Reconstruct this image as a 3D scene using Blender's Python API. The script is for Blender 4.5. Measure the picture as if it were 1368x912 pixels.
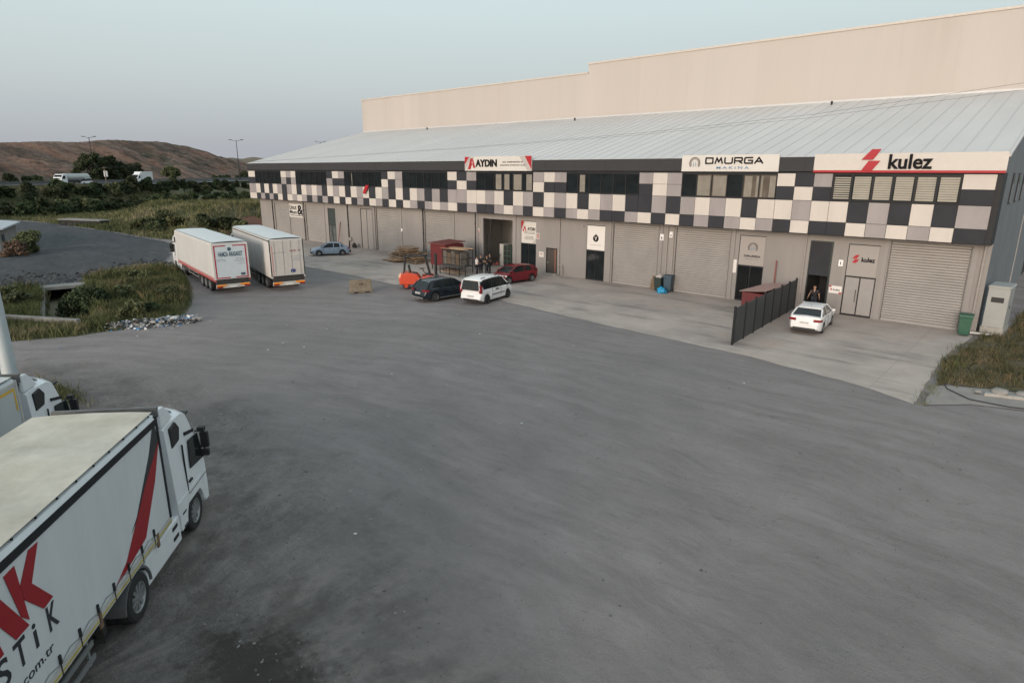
import bpy, bmesh, math, random
import numpy as np
from mathutils import Vector, Matrix, noise
R = math.radians
random.seed(11); rng = np.random.default_rng(5)
for o in list(bpy.data.objects): bpy.data.objects.remove(o)
scn = bpy.context.scene
COL = scn.collection

# ------------------------------------------------------------ camera (drone, 22 mm equivalent)
PIT, ROLL, PSI = 0.2652, 0.0036, -0.7345
F0 = Vector((math.sin(PSI), math.cos(PSI), 0)); RR = Vector((math.cos(PSI), -math.sin(PSI), 0)); ZZ = Vector((0, 0, 1))
FF = math.cos(PIT)*F0 - math.sin(PIT)*ZZ; UU = math.sin(PIT)*F0 + math.cos(PIT)*ZZ
cr = math.cos(ROLL)*RR + math.sin(ROLL)*UU; cu = -math.sin(ROLL)*RR + math.cos(ROLL)*UU
cam_d = bpy.data.cameras.new('camera'); cam = bpy.data.objects.new('camera', cam_d); COL.objects.link(cam)
cam_d.sensor_width = 36; cam_d.lens = 22.0; cam_d.clip_start = .1; cam_d.clip_end = 9000
m = Matrix.Identity(4)
for i in range(3):
    m[i][0] = cr[i]; m[i][1] = cu[i]; m[i][2] = -FF[i]
m[0][3], m[1][3], m[2][3] = 0, -44.75, 9.1
cam.matrix_world = m
scn.camera = cam

# ------------------------------------------------------------ light: clear dusk, glow behind the camera
SUN_EL, SUN_AZ = 6.0, 168.0          # azimuth clockwise from +Y
w = bpy.data.worlds.new("World"); scn.world = w; w.use_nodes = True
nt = w.node_tree; nt.nodes.clear()
sky = nt.nodes.new('ShaderNodeTexSky'); sky.sky_type = 'NISHITA'; sky.sun_disc = False
sky.sun_elevation = R(SUN_EL); sky.sun_rotation = R(SUN_AZ); sky.air_density = 1.0; sky.dust_density = 2.2; sky.ozone_density = 1.0; sky.altitude = 300
SKY_STRENGTH = 0.15
W = lambda k: nt.nodes.new(k); LK = nt.links.new
hs = W('ShaderNodeHueSaturation'); hs.inputs['Saturation'].default_value = .5; LK(sky.outputs[0], hs.inputs['Color'])
bg = W('ShaderNodeBackground'); bg.inputs['Strength'].default_value = SKY_STRENGTH; LK(hs.outputs[0], bg.inputs[0])
# the pale haze of a clear dusk away from the sunset
tcw = W('ShaderNodeTexCoord'); spw = W('ShaderNodeSeparateXYZ'); LK(tcw.outputs['Generated'], spw.inputs[0])
gr_ = W('ShaderNodeValToRGB'); els = gr_.color_ramp.elements
for _ in range(3): els.new(.5)
for e_, (p_, c_) in zip(els, [(0,(.190,.197,.214)),(.03,(.200,.210,.226)),(.12,(.265,.292,.293)),(.30,(.318,.388,.400)),(1.,(.36,.43,.46))]): e_.position = p_; e_.color = (*c_, 1)
LK(spw.outputs[2], gr_.inputs[0])
bg2 = W('ShaderNodeBackground'); bg2.inputs['Strength'].default_value = 1.; LK(gr_.outputs[0], bg2.inputs[0])
dt = W('ShaderNodeVectorMath'); dt.operation = 'DOT_PRODUCT'; LK(tcw.outputs['Generated'], dt.inputs[0]); dt.inputs[1].default_value = (math.sin(R(SUN_AZ)), math.cos(R(SUN_AZ)), 0)
mr = W('ShaderNodeMapRange'); mr.interpolation_type = 'SMOOTHSTEP'; LK(dt.outputs['Value'], mr.inputs[0])
for k_, v_ in ((1,-.15),(2,.85),(3,.0),(4,1.)): mr.inputs[k_].default_value = v_
mx = W('ShaderNodeMixShader'); LK(mr.outputs[0], mx.inputs[0]); LK(bg2.outputs[0], mx.inputs[1]); LK(bg.outputs[0], mx.inputs[2])
ow = W('ShaderNodeOutputWorld'); LK(mx.outputs[0], ow.inputs[0])
sd = bpy.data.lights.new('sun', 'SUN'); sd.energy = 0.5; sd.angle = R(16); sd.color = (1.0, 0.89, 0.84)
so = bpy.data.objects.new('sun', sd); COL.objects.link(so)
az, el = R(SUN_AZ), R(14)
dirv = Vector((math.sin(az)*math.cos(el), math.cos(az)*math.cos(el), math.sin(el)))
so.rotation_euler = dirv.to_track_quat('Z', 'Y').to_euler(); so.location = (-20, -80, 60)
scn.view_settings.view_transform = 'Standard'; scn.view_settings.look = 'None'
scn.view_settings.gamma = 1; scn.view_settings.exposure = 1.1
scn.view_settings.use_curve_mapping = False
scn.render.engine = 'CYCLES'

# ------------------------------------------------------------ materials
MATS = {}
def mat(name, col, rough=.6, metal=0., var=.12, scale=3., bump=0., spec=.5, col2=None, emit=None, coat=0., stretch=None, detail=4, fine=0.):
    if name in MATS: return MATS[name]
    M = bpy.data.materials.new(name); M.use_nodes = True; n = M.node_tree; L = n.links
    b = n.nodes['Principled BSDF']; b.inputs['Roughness'].default_value = rough; b.inputs['Metallic'].default_value = metal
    b.inputs['Specular IOR Level'].default_value = spec; b.inputs['Coat Weight'].default_value = coat
    tc = n.nodes.new('ShaderNodeTexCoord'); mp = n.nodes.new('ShaderNodeMapping')
    L.new(tc.outputs['Object'], mp.inputs[0])
    if stretch: mp.inputs['Scale'].default_value = stretch
    nz = n.nodes.new('ShaderNodeTexNoise'); nz.inputs['Scale'].default_value = scale; nz.inputs['Detail'].default_value = detail
    nz.inputs['Roughness'].default_value = .62
    L.new(mp.outputs[0], nz.inputs['Vector'])
    rp = n.nodes.new('ShaderNodeValToRGB'); rp.color_ramp.elements[0].position = .3; rp.color_ramp.elements[1].position = .7
    c = np.array(col[:3])
    a = c*(1-var); d = np.array(col2) if col2 else np.minimum(c*(1+var), 1)
    rp.color_ramp.elements[0].color = (*a, 1); rp.color_ramp.elements[1].color = (*d, 1)
    L.new(nz.outputs[0], rp.inputs[0])
    L.new(rp.outputs[0], b.inputs['Base Color'])
    if bump:
        bn = n.nodes.new('ShaderNodeBump'); bn.inputs['Strength'].default_value = bump; bn.inputs['Distance'].default_value = .05
        L.new(nz.outputs[0], bn.inputs['Height']); L.new(bn.outputs[0], b.inputs['Normal'])
    if emit:
        b.inputs['Emission Color'].default_value = (*emit[:3], 1); b.inputs['Emission Strength'].default_value = emit[3]
    MATS[name] = M
    return M

# ------------------------------------------------------------ scene graph helpers
def tag(o, label=None, cat=None, group=None, kind=None):
    if label: o['label'] = label
    if cat: o['category'] = cat
    if group: o['group'] = group
    if kind: o['kind'] = kind
    return o
def empty(name, loc=(0,0,0), rz=0., label=None, cat=None, group=None):
    o = bpy.data.objects.new(name, None); COL.objects.link(o); o.location = loc; o.rotation_euler = (0,0,rz)
    o.empty_display_size = .3
    return tag(o, label, cat, group)
def copy_tree(o, parent=None):
    c = o.copy(); COL.objects.link(c); c.parent = parent
    for ch in list(o.children): copy_tree(ch, c)
    return c
def link(name, me, mats, parent=None, smooth=False, world=False, bevel=0, bseg=2, sharp=None):
    if not isinstance(mats, (list, tuple)): mats = [mats]
    for x in mats: me.materials.append(x)
    o = bpy.data.objects.new(name, me); COL.objects.link(o)
    if parent is not None:
        o.parent = parent
        if world:
            r = parent
            while r.parent: r = r.parent
            me.transform(Matrix.LocRotScale(r.location, r.rotation_euler, None).inverted())
    if smooth: me.shade_smooth()
    if sharp is not None:
        me.shade_smooth(); me.set_sharp_from_angle(angle=R(sharp))
    if bevel:
        b = o.modifiers.new('bevel', 'BEVEL'); b.width = bevel; b.segments = bseg; b.limit_method = 'ANGLE'; b.angle_limit = R(35)
        b.harden_normals = False
    return o
def each(items, name, mats, parent=None, **k):
    """every piece of a repeated part as an object of its own"""
    return [MB().box(*b).build(name, mats, parent, **k) for b in items]
class MB:
    def __init__(s): s.v = []; s.f = []; s.m = []
    def add(s, vs, fs, mi=0):
        k = len(s.v); s.v += [tuple(v) for v in vs]; s.f += [tuple(i+k for i in f) for f in fs]; s.m += [mi]*len(fs); return s
    def box(s, x0,y0,z0,x1,y1,z1, mi=0):
        x0,x1 = sorted((x0,x1)); y0,y1 = sorted((y0,y1)); z0,z1 = sorted((z0,z1))
        return s.add([(x0,y0,z0),(x1,y0,z0),(x1,y1,z0),(x0,y1,z0),(x0,y0,z1),(x1,y0,z1),(x1,y1,z1),(x0,y1,z1)],
              [(0,3,2,1),(4,5,6,7),(0,1,5,4),(1,2,6,5),(2,3,7,6),(3,0,4,7)], mi)
    def obox(s, c, size, M=None, mi=0):
        M = M or Matrix.Identity(3); c = Vector(c); h = Vector(size)/2; vs = []
        for z in (-1,1):
            for x,y in ((-1,-1),(1,-1),(1,1),(-1,1)): vs.append(c + M @ Vector((x*h.x, y*h.y, z*h.z)))
        return s.add(vs, [(0,3,2,1),(4,5,6,7),(0,1,5,4),(1,2,6,5),(2,3,7,6),(3,0,4,7)], mi)
    def tube(s, p0, p1, r0, r1=None, n=10, mi=0, cap=True):
        r1 = r0 if r1 is None else r1; p0 = Vector(p0); p1 = Vector(p1); d = (p1-p0)
        if d.length < 1e-6: return s
        q = d.to_track_quat('Z','Y').to_matrix(); vs = []
        for p, r in ((p0,r0),(p1,r1)):
            for i in range(n):
                a = 2*math.pi*i/n; vs.append(p + q @ Vector((math.cos(a)*r, math.sin(a)*r, 0)))
        fs = [(i,(i+1)%n,n+(i+1)%n,n+i) for i in range(n)]
        if cap: fs += [tuple(range(n-1,-1,-1)), tuple(range(n,2*n))]
        return s.add(vs, fs, mi)
    def path(s, pts, r, n=8, mi=0):
        for a, b in zip(pts[:-1], pts[1:]): s.tube(a, b, r, r, n, mi)
        return s
    def bar(s, p0, p1, w, t, mi=0, up=(0,0,1)):
        p0 = Vector(p0); p1 = Vector(p1); d = p1-p0; x = d.normalized(); u = Vector(up)
        y = u.cross(x)
        if y.length < 1e-4: y = Vector((0,1,0)).cross(x)
        y.normalize(); z = x.cross(y)
        M = Matrix((x,y,z)).transposed()
        return s.obox((p0+p1)/2, (d.length, w, t), M, mi)
    def prism(s, poly, axis, a, b, mi=0):
        # poly in the two other axes, extruded along axis between a and b
        def P(q, t):
            return (t,q[0],q[1]) if axis=='x' else (q[0],t,q[1]) if axis=='y' else (q[0],q[1],t)
        n = len(poly); vs = [P(q,a) for q in poly]+[P(q,b) for q in poly]
        return s.add(vs, [(i,(i+1)%n,n+(i+1)%n,n+i) for i in range(n)]+[tuple(range(n-1,-1,-1)),tuple(range(n,2*n))], mi)
    def lathe(s, prof, c, axis='y', n=20, mi=0, close=False):
        # prof: (t along the axis, radius)
        vs = []; c = Vector(c)
        for t, r in prof:
            for i in range(n):
                a = 2*math.pi*i/n; u, v = math.cos(a)*r, math.sin(a)*r
                vs.append(c + (Vector((u,t,v)) if axis=='y' else Vector((t,u,v)) if axis=='x' else Vector((u,v,t))))
        fs = []; k = len(prof)
        for j in range(k if close else k-1):
            j2 = (j+1) % k
            for i in range(n): fs.append((j*n+i, j*n+(i+1)%n, j2*n+(i+1)%n, j2*n+i))
        return s.add(vs, fs, mi)
    def loft(s, rings, mi=0, cap=True, closed=True):
        n = len(rings[0]); vs = [p for r in rings for p in r]; fs = []
        for j in range(len(rings)-1):
            for i in range(n if closed else n-1): fs.append((j*n+i, j*n+(i+1)%n, (j+1)*n+(i+1)%n, (j+1)*n+i))
        if cap: fs += [tuple(range(n-1,-1,-1)), tuple(range((len(rings)-1)*n, len(rings)*n))]
        return s.add(vs, fs, mi)
    def mesh(s, name='m', fix=True):
        me = bpy.data.meshes.new(name); me.from_pydata(s.v, [], s.f); me.polygons.foreach_set('material_index', s.m)
        if fix:
            bm = bmesh.new(); bm.from_mesh(me); bmesh.ops.recalc_face_normals(bm, faces=bm.faces); bm.to_mesh(me); bm.free()
        me.update(); return me
    def build(s, name, mats, parent=None, **k):
        return link(name, s.mesh(name), mats, parent, **k)
def rot(ax, deg): return Matrix.Rotation(R(deg), 3, ax)
def text_mesh(txt, size=1., extrude=.01, offset=0., sx=1., shear=0., space=1.):
    c = bpy.data.curves.new('txt','FONT'); c.body = txt; c.size = size; c.extrude = extrude; c.offset = offset
    c.align_x = 'CENTER'; c.align_y = 'CENTER'; c.shear = shear; c.space_character = space; c.resolution_u = 3
    o = bpy.data.objects.new('txt', c); COL.objects.link(o)
    bpy.context.view_layer.update()
    me = bpy.data.meshes.new_from_object(o.evaluated_get(bpy.context.evaluated_depsgraph_get()))
    bpy.data.objects.remove(o); bpy.data.curves.remove(c)
    xs = [v.co.x for v in me.vertices]
    if xs:
        cx = (min(xs)+max(xs))/2; ys = [v.co.y for v in me.vertices]; cy = (min(ys)+max(ys))/2
        me.transform(Matrix.Diagonal((sx,1,1,1)) @ Matrix.Translation((-cx,-cy,0)))
    return me
def fit_text(txt, w, h, extrude=.01, offset=0., shear=0., space=1.):
    """lettering scaled to width w and height h, centred on the origin, in the XY plane"""
    me = text_mesh(txt, 1., .01, offset, 1., shear, space)
    xs = [v.co.x for v in me.vertices]; ys = [v.co.y for v in me.vertices]
    a = w/(max(xs)-min(xs)); b = h/(max(ys)-min(ys))
    me.transform(Matrix.Diagonal((a, b, extrude/.01, 1))); return me
def put(me, name, m, parent, loc, face='-y'):
    """stand a flat XY mesh up in the parent's space"""
    if face == '-y': M = Matrix.Rotation(R(90),4,'X')
    elif face == '+y': M = Matrix.Rotation(R(180),4,'Z') @ Matrix.Rotation(R(90),4,'X')
    elif face == '-x': M = Matrix.Rotation(R(-90),4,'Z') @ Matrix.Rotation(R(90),4,'X')
    elif face == '+x': M = Matrix.Rotation(R(90),4,'Z') @ Matrix.Rotation(R(90),4,'X')
    me.transform(Matrix.Translation(loc) @ M)
    return link(name, me, m, parent)

white_paint = mat('white_paint', (.68,.68,.67), .55, var=.05, scale=1.5)
cream = mat('cream_panel', (.48,.447,.415), .65, var=.07, scale=.9, stretch=(1,1,.35))
panel_grey = mat('warm_grey_panel', (.25,.232,.235), .65, var=.12, scale=.9, stretch=(1,1,.35))
anthracite = mat('anthracite_panel', (.034,.036,.042), .75, var=.12, scale=.7, spec=.12)
dark_trim = mat('dark_trim', (.018,.019,.022), .6, var=.1, spec=.25)
glass_dark = mat('dark_glass', (.012,.016,.018), .09, var=.3, scale=1.2, spec=.3)
glass_reflection = mat('brown_reflection_glass', (.10,.085,.07), .12, var=.35, scale=.9, spec=.6)  # brownish reflection put into the pane colour
rubber = mat('rubber', (.014,.014,.015), .85, var=.25, scale=8)
steel = mat('galvanised_steel', (.30,.31,.315), .45, .6, var=.1)
black_plastic = mat('black_plastic', (.016,.016,.018), .6, var=.15)
rim_metal = mat('rim_metal', (.22,.225,.23), .45, .5, var=.1)
concrete = mat('concrete', (.30,.29,.27), .85, var=.18, scale=4, bump=.2)
red_paint = mat('red_paint', (.42,.02,.025), .4, var=.08)
chassis_mat = mat('chassis_grime', (.03,.029,.028), .8, var=.3, scale=4)
lens_red = mat('red_lens', (.20,.010,.014), .2, var=.1, spec=.6)
lens_amber = mat('amber_lens', (.75,.25,.02), .25, var=.1)
lens_clear = mat('clear_lens', (.55,.56,.58), .12, var=.1, spec=.7)
# ------------------------------------------------------------ terrain
ROAD_A = np.array([-180.4,-15.0]); ROAD_D = np.array([-.613,.790]); ROAD_N = np.array([-.790,-.613])
def sm(t): t = np.clip(t, 0, 1); return t*t*(3-2*t)
def seg_sd(poly, x, y):
    """signed distance to a polygon, positive inside"""
    P = np.array(poly, float); d = np.full(np.shape(x), 1e9); inside = np.zeros(np.shape(x), bool)
    for i in range(len(P)):
        a = P[i]; b = P[(i+1) % len(P)]; e = b-a
        t = np.clip(((x-a[0])*e[0]+(y-a[1])*e[1])/(e@e), 0, 1)
        d = np.minimum(d, np.hypot(x-a[0]-t*e[0], y-a[1]-t*e[1]))
        c = ((a[1] > y) != (b[1] > y)) & (x < (b[0]-a[0])*(y-a[1])/(b[1]-a[1]+1e-12)+a[0])
        inside ^= c
    return np.where(inside, d, -d)
DA = np.array([-59.1,-32.25]); DB = np.array([-44.9,-35.3]); dd = (DB-DA)/np.linalg.norm(DB-DA); dn = np.array([-dd[1], dd[0]])
def fbm(x, y, s, o=0.):
    return (np.sin(x*s+1.3+o)*np.cos(y*s*1.1+2.1+o)+.5*np.sin(x*s*2.3+y*s*1.7+o)+.25*np.cos(x*s*4.1-y*s*3.7+o))/1.75
def gz(x, y):
    x = np.asarray(x, float); y = np.asarray(y, float)
    u = (x-ROAD_A[0])*ROAD_N[0]+(y-ROAD_A[1])*ROAD_N[1]
    e = 4.9*sm((u+15)/14) - 1.2*sm((u-34)/20)
    d = np.minimum((-91-x)*.9, y+13.0+.04*(x+90)) + 1.2*fbm(x, y, .21)
    mnd = (3.2+.5*fbm(x, y, .1))*sm(d/12)*sm((x+146)/18)
    far = sm((-(x)-100)/30)
    mnd = mnd + .25*fbm(x, y, .5)*sm(d/6)
    # ditch
    s = (x-DA[0])*dd[0]+(y-DA[1])*dd[1]; t = np.abs((x-DA[0])*dn[0]+(y-DA[1])*dn[1])
    dep = 2.4*sm((s+4.5)/.6)*sm((14.6-s)/.8)*sm((1.5-t)/.5)
    return np.maximum(e, mnd) - dep
VERGE = [(-60.5,-36.6),(-61.5,-33.3),(-60.2,-31.6),(-64,-28.2),(-67,-25.0),(-66.5,-22.4),(-62.5,-22.3),(-58.5,-23.2),(-54.5,-24.4),(-49.5,-26.2),(-45.2,-28.0),(-42.0,-29.8),(-40.6,-31.6),(-41.2,-33.2),(-41.3,-36.0),(-42.6,-38.6),(-44,-41),(-62,-44)]
ASPH = [(-60.4,-50),(-60.6,-36.2),(-60.2,-31.5),(-63.5,-28.6),(-67.5,-25.4),(-67.3,-21.8),(-75,-18.5),(-84,-14.4),(-90.5,-13.6),(-108,-14.2),(-120,-14.8),(-135,-16),(-160,-22),(-170,-40),(-170,-90),(-60,-90)]
WILD = [(-90.8,60),(-90.8,-12.8),(-98,-13.4),(-110,-14.0),(-122,-14.8),(-133,-15.8),(-145,-17.6),(-163,-24),(-178,-60),(-700,-200),(-700,400),(-91,400)]
def grid_mesh(xs, ys, zf):
    X, Y = np.meshgrid(xs, ys); Z = zf(X, Y); nx, ny = len(xs), len(ys)
    me = bpy.data.meshes.new('g'); co = np.stack([X,Y,Z],-1).reshape(-1,3).astype(np.float32)
    i = (np.arange(ny-1)[:,None]*nx+np.arange(nx-1)[None,:]).reshape(-1)
    f = np.stack([i,i+1,i+nx+1,i+nx],1)
    me.vertices.add(len(co)); me.vertices.foreach_set('co', co.ravel())
    me.loops.add(f.size); me.loops.foreach_set('vertex_index', f.ravel().astype(np.int32))
    me.polygons.add(len(f)); me.polygons.foreach_set('loop_start', (np.arange(len(f))*4).astype(np.int32)); me.polygons.foreach_set('loop_total', np.full(len(f),4,np.int32))
    me.update(); me.validate(); me.shade_smooth(); return me, X, Y
def zone_attr(me, X, Y, chans):
    a = me.attributes.new('zones','FLOAT_COLOR','POINT'); n = X.size; c = np.ones((n,4), np.float32)
    for k, ch in enumerate(chans): c[:,k] = np.clip(ch.reshape(-1)*.25+.5, 0, 1)
    a.data.foreach_set('color', c.ravel())
xs = np.concatenate([np.arange(-700,-190,12), np.arange(-190,-100,2), np.arange(-100,-68,1.), np.arange(-68,-36,.4), np.arange(-36,14,1.), np.arange(14,300,20)])
ys = np.concatenate([np.arange(-300,-62,14), np.arange(-62,-44,1.2), np.arange(-44,-20,.4), np.arange(-20,30,1.5), np.arange(30,700,14)])
me, X, Y = grid_mesh(xs, ys, gz)
ROUGH = [(-37.6,-40.3),(-36,-38.7),(-32.8,-37.2),(-26.7,-35.7),(-22,-35.2),(-19,-35.4),(-13.4,-36.9),(-8.1,-37.7),(-2,-40),(0,-60),(-40,-60)]
REDS = [(-90,-3),(-92,-5.0),(-95,-5),(-98,-2),(-99,3),(-96,6),(-90,6)]
zone_attr(me, X, Y, [np.maximum(seg_sd(VERGE,X,Y), seg_sd(WILD,X,Y)), seg_sd(ASPH,X,Y), seg_sd(ROUGH,X,Y)*.55, seg_sd(REDS,X,Y)])

class NG:
    """small node graph helper"""
    def __init__(s, name, rough=.9, spec=.3):
        s.M = bpy.data.materials.new(name); s.M.use_nodes = True; s.n = s.M.node_tree.nodes; s.L = s.M.node_tree.links
        s.b = s.n['Principled BSDF']; s.b.inputs['Roughness'].default_value = rough; s.b.inputs['Specular IOR Level'].default_value = spec
        s.tc = s.n.new('ShaderNodeTexCoord'); s.P = s.tc.outputs['Object']
    def noise(s, scale, detail=4, vec=None, rough=.6, out=0):
        a = s.n.new('ShaderNodeTexNoise'); a.inputs['Scale'].default_value = scale; a.inputs['Detail'].default_value = detail; a.inputs['Roughness'].default_value = rough
        s.L.new(vec or s.P, a.inputs['Vector']); return a.outputs[out]
    def map(s, scale=(1,1,1), rotz=0., vec=None):
        a = s.n.new('ShaderNodeMapping'); a.inputs['Scale'].default_value = scale; a.inputs['Rotation'].default_value = (0,0,rotz); s.L.new(vec or s.P, a.inputs[0]); return a.outputs[0]
    def ramp(s, x, stops):
        a = s.n.new('ShaderNodeValToRGB'); cr_ = a.color_ramp
        while len(cr_.elements) < len(stops): cr_.elements.new(.5)
        for e, (p, c) in zip(cr_.elements, stops):
            e.position = p; e.color = (c, c, c, 1) if isinstance(c, (int, float)) else (*c, 1)
        s.L.new(x, a.inputs[0]); return a.outputs[0]
    def math(s, op, a, b=None, c=None):
        n_ = s.n.new('ShaderNodeMath'); n_.operation = op
        for i, v in enumerate((a, b, c)):
            if v is None: continue
            if isinstance(v, (int, float)): n_.inputs[i].default_value = v
            else: s.L.new(v, n_.inputs[i])
        return n_.outputs[0]
    def mix(s, f, a, b, mode='MIX'):
        n_ = s.n.new('ShaderNodeMix'); n_.data_type = 'RGBA'; n_.blend_type = mode
        for i, v in ((0, f), (6, a), (7, b)):
            if isinstance(v, (int, float)): n_.inputs[i].default_value = v
            elif isinstance(v, tuple): n_.inputs[i].default_value = (*v, 1)
            else: s.L.new(v, n_.inputs[i])
        return n_.outputs[2]
    def bump(s, h, strength=.3, dist=.05):
        a = s.n.new('ShaderNodeBump'); a.inputs['Strength'].default_value = strength; a.inputs['Distance'].default_value = dist
        s.L.new(h, a.inputs['Height']); s.L.new(a.outputs[0], s.b.inputs['Normal'])
    def attr(s, name):
        a = s.n.new('ShaderNodeAttribute'); a.attribute_name = name; sp = s.n.new('ShaderNodeSeparateColor'); s.L.new(a.outputs['Color'], sp.inputs[0]); return [sp.outputs[0], sp.outputs[1], sp.outputs[2], a.outputs['Alpha']]
    def color(s, c): s.L.new(c, s.b.inputs['Base Color'])

g = NG('compacted_gravel')
zn = g.attr('zones')
# wheel tracks: arcs about a far centre, in polar coordinates of the ground
def polar(cx, cy, sr, sa):
    mp = g.n.new('ShaderNodeMapping'); mp.inputs['Location'].default_value = (-cx,-cy,0); g.L.new(g.P, mp.inputs[0])
    wv = g.noise(.07, 3, out=1)
    ad = g.n.new('ShaderNodeVectorMath'); ad.operation = 'MULTIPLY_ADD'; g.L.new(wv, ad.inputs[0]); ad.inputs[1].default_value = (5,5,0); g.L.new(mp.outputs[0], ad.inputs[2])
    sp = g.n.new('ShaderNodeSeparateXYZ'); g.L.new(ad.outputs[0], sp.inputs[0])
    r2 = g.math('SQRT', g.math('ADD', g.math('MULTIPLY', sp.outputs[0], sp.outputs[0]), g.math('MULTIPLY', sp.outputs[1], sp.outputs[1])))
    an = g.math('ARCTAN2', sp.outputs[1], sp.outputs[0])
    cb = g.n.new('ShaderNodeCombineXYZ'); g.L.new(g.math('MULTIPLY', r2, sr), cb.inputs[0]); g.L.new(g.math('MULTIPLY', an, sa), cb.inputs[1])
    return cb.outputs[0]
tr = g.noise(1., 4, polar(-8,-70,1.0,7.), .6)
tr2 = g.noise(1., 5, polar(-14,-62,2.6,16.), .68)
big = g.noise(.09, 4); med = g.noise(.5, 6, rough=.68); fin = g.noise(5., 8, rough=.8); grit = g.noise(22., 3, rough=.8)
base = g.ramp(med, [(.28,(.214,.192,.190)),(.72,(.284,.256,.253))])
base = g.mix(g.ramp(tr, [(.38,0.),(.62,1.)]), g.mix(1., base, (.90,.895,.89), 'MULTIPLY'), g.mix(1., base, (1.12,1.115,1.11), 'MULTIPLY'))
tr3 = g.noise(1., 3, polar(10,-90,4.,26.), .7)
base = g.mix(g.math('MULTIPLY', g.ramp(tr3, [(.52,0.),(.66,1.)]), .24), base, (.15,.141,.137))
spots = g.noise(1.1,6,rough=.75); base = g.mix(g.ramp(spots, [(.60,0.),(.70,.55)]), base, (.12,.11,.105)); base = g.mix(g.ramp(g.noise(9.,2), [(.68,0.),(.74,.6)]), base, (.34,.325,.32))
base = g.mix(g.math('MULTIPLY', g.ramp(tr2, [(.48,0.),(.7,1.)]), .30), base, (.31,.296,.29))
base = g.mix(g.math('MULTIPLY', g.ramp(big, [(.42,0.),(.62,1.)]), .45), base, (.175,.166,.163))
base = g.mix(g.math('MULTIPLY', g.ramp(fin, [(.55,0.),(.72,1.)]), .34), base, (.34,.325,.315)); base = g.mix(g.math('MULTIPLY', g.ramp(fin, [(.30,1.),(.44,0.)]), .45), base, (.12,.113,.11)); base = g.mix(g.math('MULTIPLY', g.ramp(grit, [(.60,0.),(.70,1.)]), .5), base, (.36,.345,.335)); base = g.mix(g.math('MULTIPLY', g.ramp(grit, [(.30,1.),(.40,0.)]), .5), base, (.10,.095,.092))
# rough dark dirt round the trucks
rm = g.math('ADD', zn[2], g.math('MULTIPLY', g.math('SUBTRACT', med, .5), 1.3))
rmask = g.ramp(g.math('ADD', rm, g.math('MULTIPLY', g.math('SUBTRACT', tr, .5), .5)), [(.28,0.),(.5,.6),(.82,1.)])
dirt = g.ramp(fin, [(.3,(.062,.059,.060)),(.55,(.10,.096,.096)),(.78,(.17,.165,.16))])
dirt = g.mix(g.ramp(g.noise(.35,5), [(.5,0.),(.64,.55)]), dirt, (.048,.046,.046))
dirt = g.mix(g.math('MULTIPLY', g.ramp(tr, [(.5,0.),(.66,1.)]), .5), dirt, (.135,.13,.13))
radial = g.noise(1., 4, polar(-9.5,-43,.35,9.), .65)
dirt = g.mix(g.math('MULTIPLY', g.ramp(radial, [(.42,0.),(.6,1.)]), .65), dirt, (.165,.152,.145)); dirt = g.mix(g.ramp(g.noise(.8,7,rough=.75), [(.46,0.),(.6,.7)]), dirt, (.060,.054,.051))
base = g.mix(rmask, base, g.mix(1., dirt, (1.62,1.57,1.54), 'MULTIPLY'))
# damp mud where lorries churn the ground
mpd = g.n.new('ShaderNodeMapping'); mpd.inputs['Location'].default_value = (10.0*.42,40.75*.75,0); mpd.inputs['Scale'].default_value = (.42,.75,1); g.L.new(g.P, mpd.inputs[0])
ln_ = g.n.new('ShaderNodeVectorMath'); ln_.operation = 'LENGTH'; g.L.new(mpd.outputs[0], ln_.inputs[0])
mud = g.ramp(g.math('ADD', ln_.outputs['Value'], g.math('MULTIPLY', g.math('SUBTRACT', g.noise(1.7,8,rough=.8), .5), 2.4)), [(.40,.9),(.66,.45),(.95,0.)])
base = g.mix(mud, base, (.045,.039,.034))
# worn asphalt lane to the left
am = g.ramp(g.math('ADD', zn[1], g.math('MULTIPLY', g.math('SUBTRACT', med, .5), .9)), [(.48,0.),(.54,1.)])
asp = g.ramp(g.noise(.4,5, g.map((.35,1,1), 0.5)), [(.3,(.050,.053,.058)),(.7,(.078,.081,.087))])
asp = g.mix(g.ramp(g.noise(.22,5), [(.62,0.),(.68,.6)]), asp, (.16,.16,.165))
asp = g.mix(g.ramp(g.noise(.9,7,g.map((.5,1.6,1),.5),.75), [(.48,0.),(.6,.75)]), asp, (.035,.038,.044))
base = g.mix(am, base, asp)
# overgrown soil
vm = g.ramp(g.math('ADD', zn[0], g.math('MULTIPLY', g.math('SUBTRACT', fin, .5), .25)), [(.49,0.),(.52,1.)])
veg = g.ramp(g.noise(.28,6, rough=.7), [(.33,(.055,.066,.03)),(.48,(.105,.105,.052)),(.6,(.15,.13,.08)),(.72,(.16,.095,.06))])
veg = g.mix(g.ramp(fin, [(.35,.0),(.7,.6)]), veg, (.035,.042,.02))
veg = g.mix(g.ramp(g.math('ADD', zn[3], g.math('MULTIPLY', g.math('SUBTRACT', fin, .5), .5)), [(.47,0.),(.56,1.)]), veg, (.20,.105,.075))
base = g.mix(vm, base, veg)
g.color(base)
h = g.math('ADD', g.math('MULTIPLY', fin, 1.4), g.math('MULTIPLY', grit, .9)); h = g.math('ADD', h, g.math('MULTIPLY', tr2, 1.)); h = g.math('ADD', h, g.math('MULTIPLY', tr3, .8)); h = g.math('ADD', h, g.math('MULTIPLY', g.math('MULTIPLY', rmask, radial), 2.5)); g.bump(h, .75, .08)
tag(link('ground', me, g.M), kind='structure')
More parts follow.
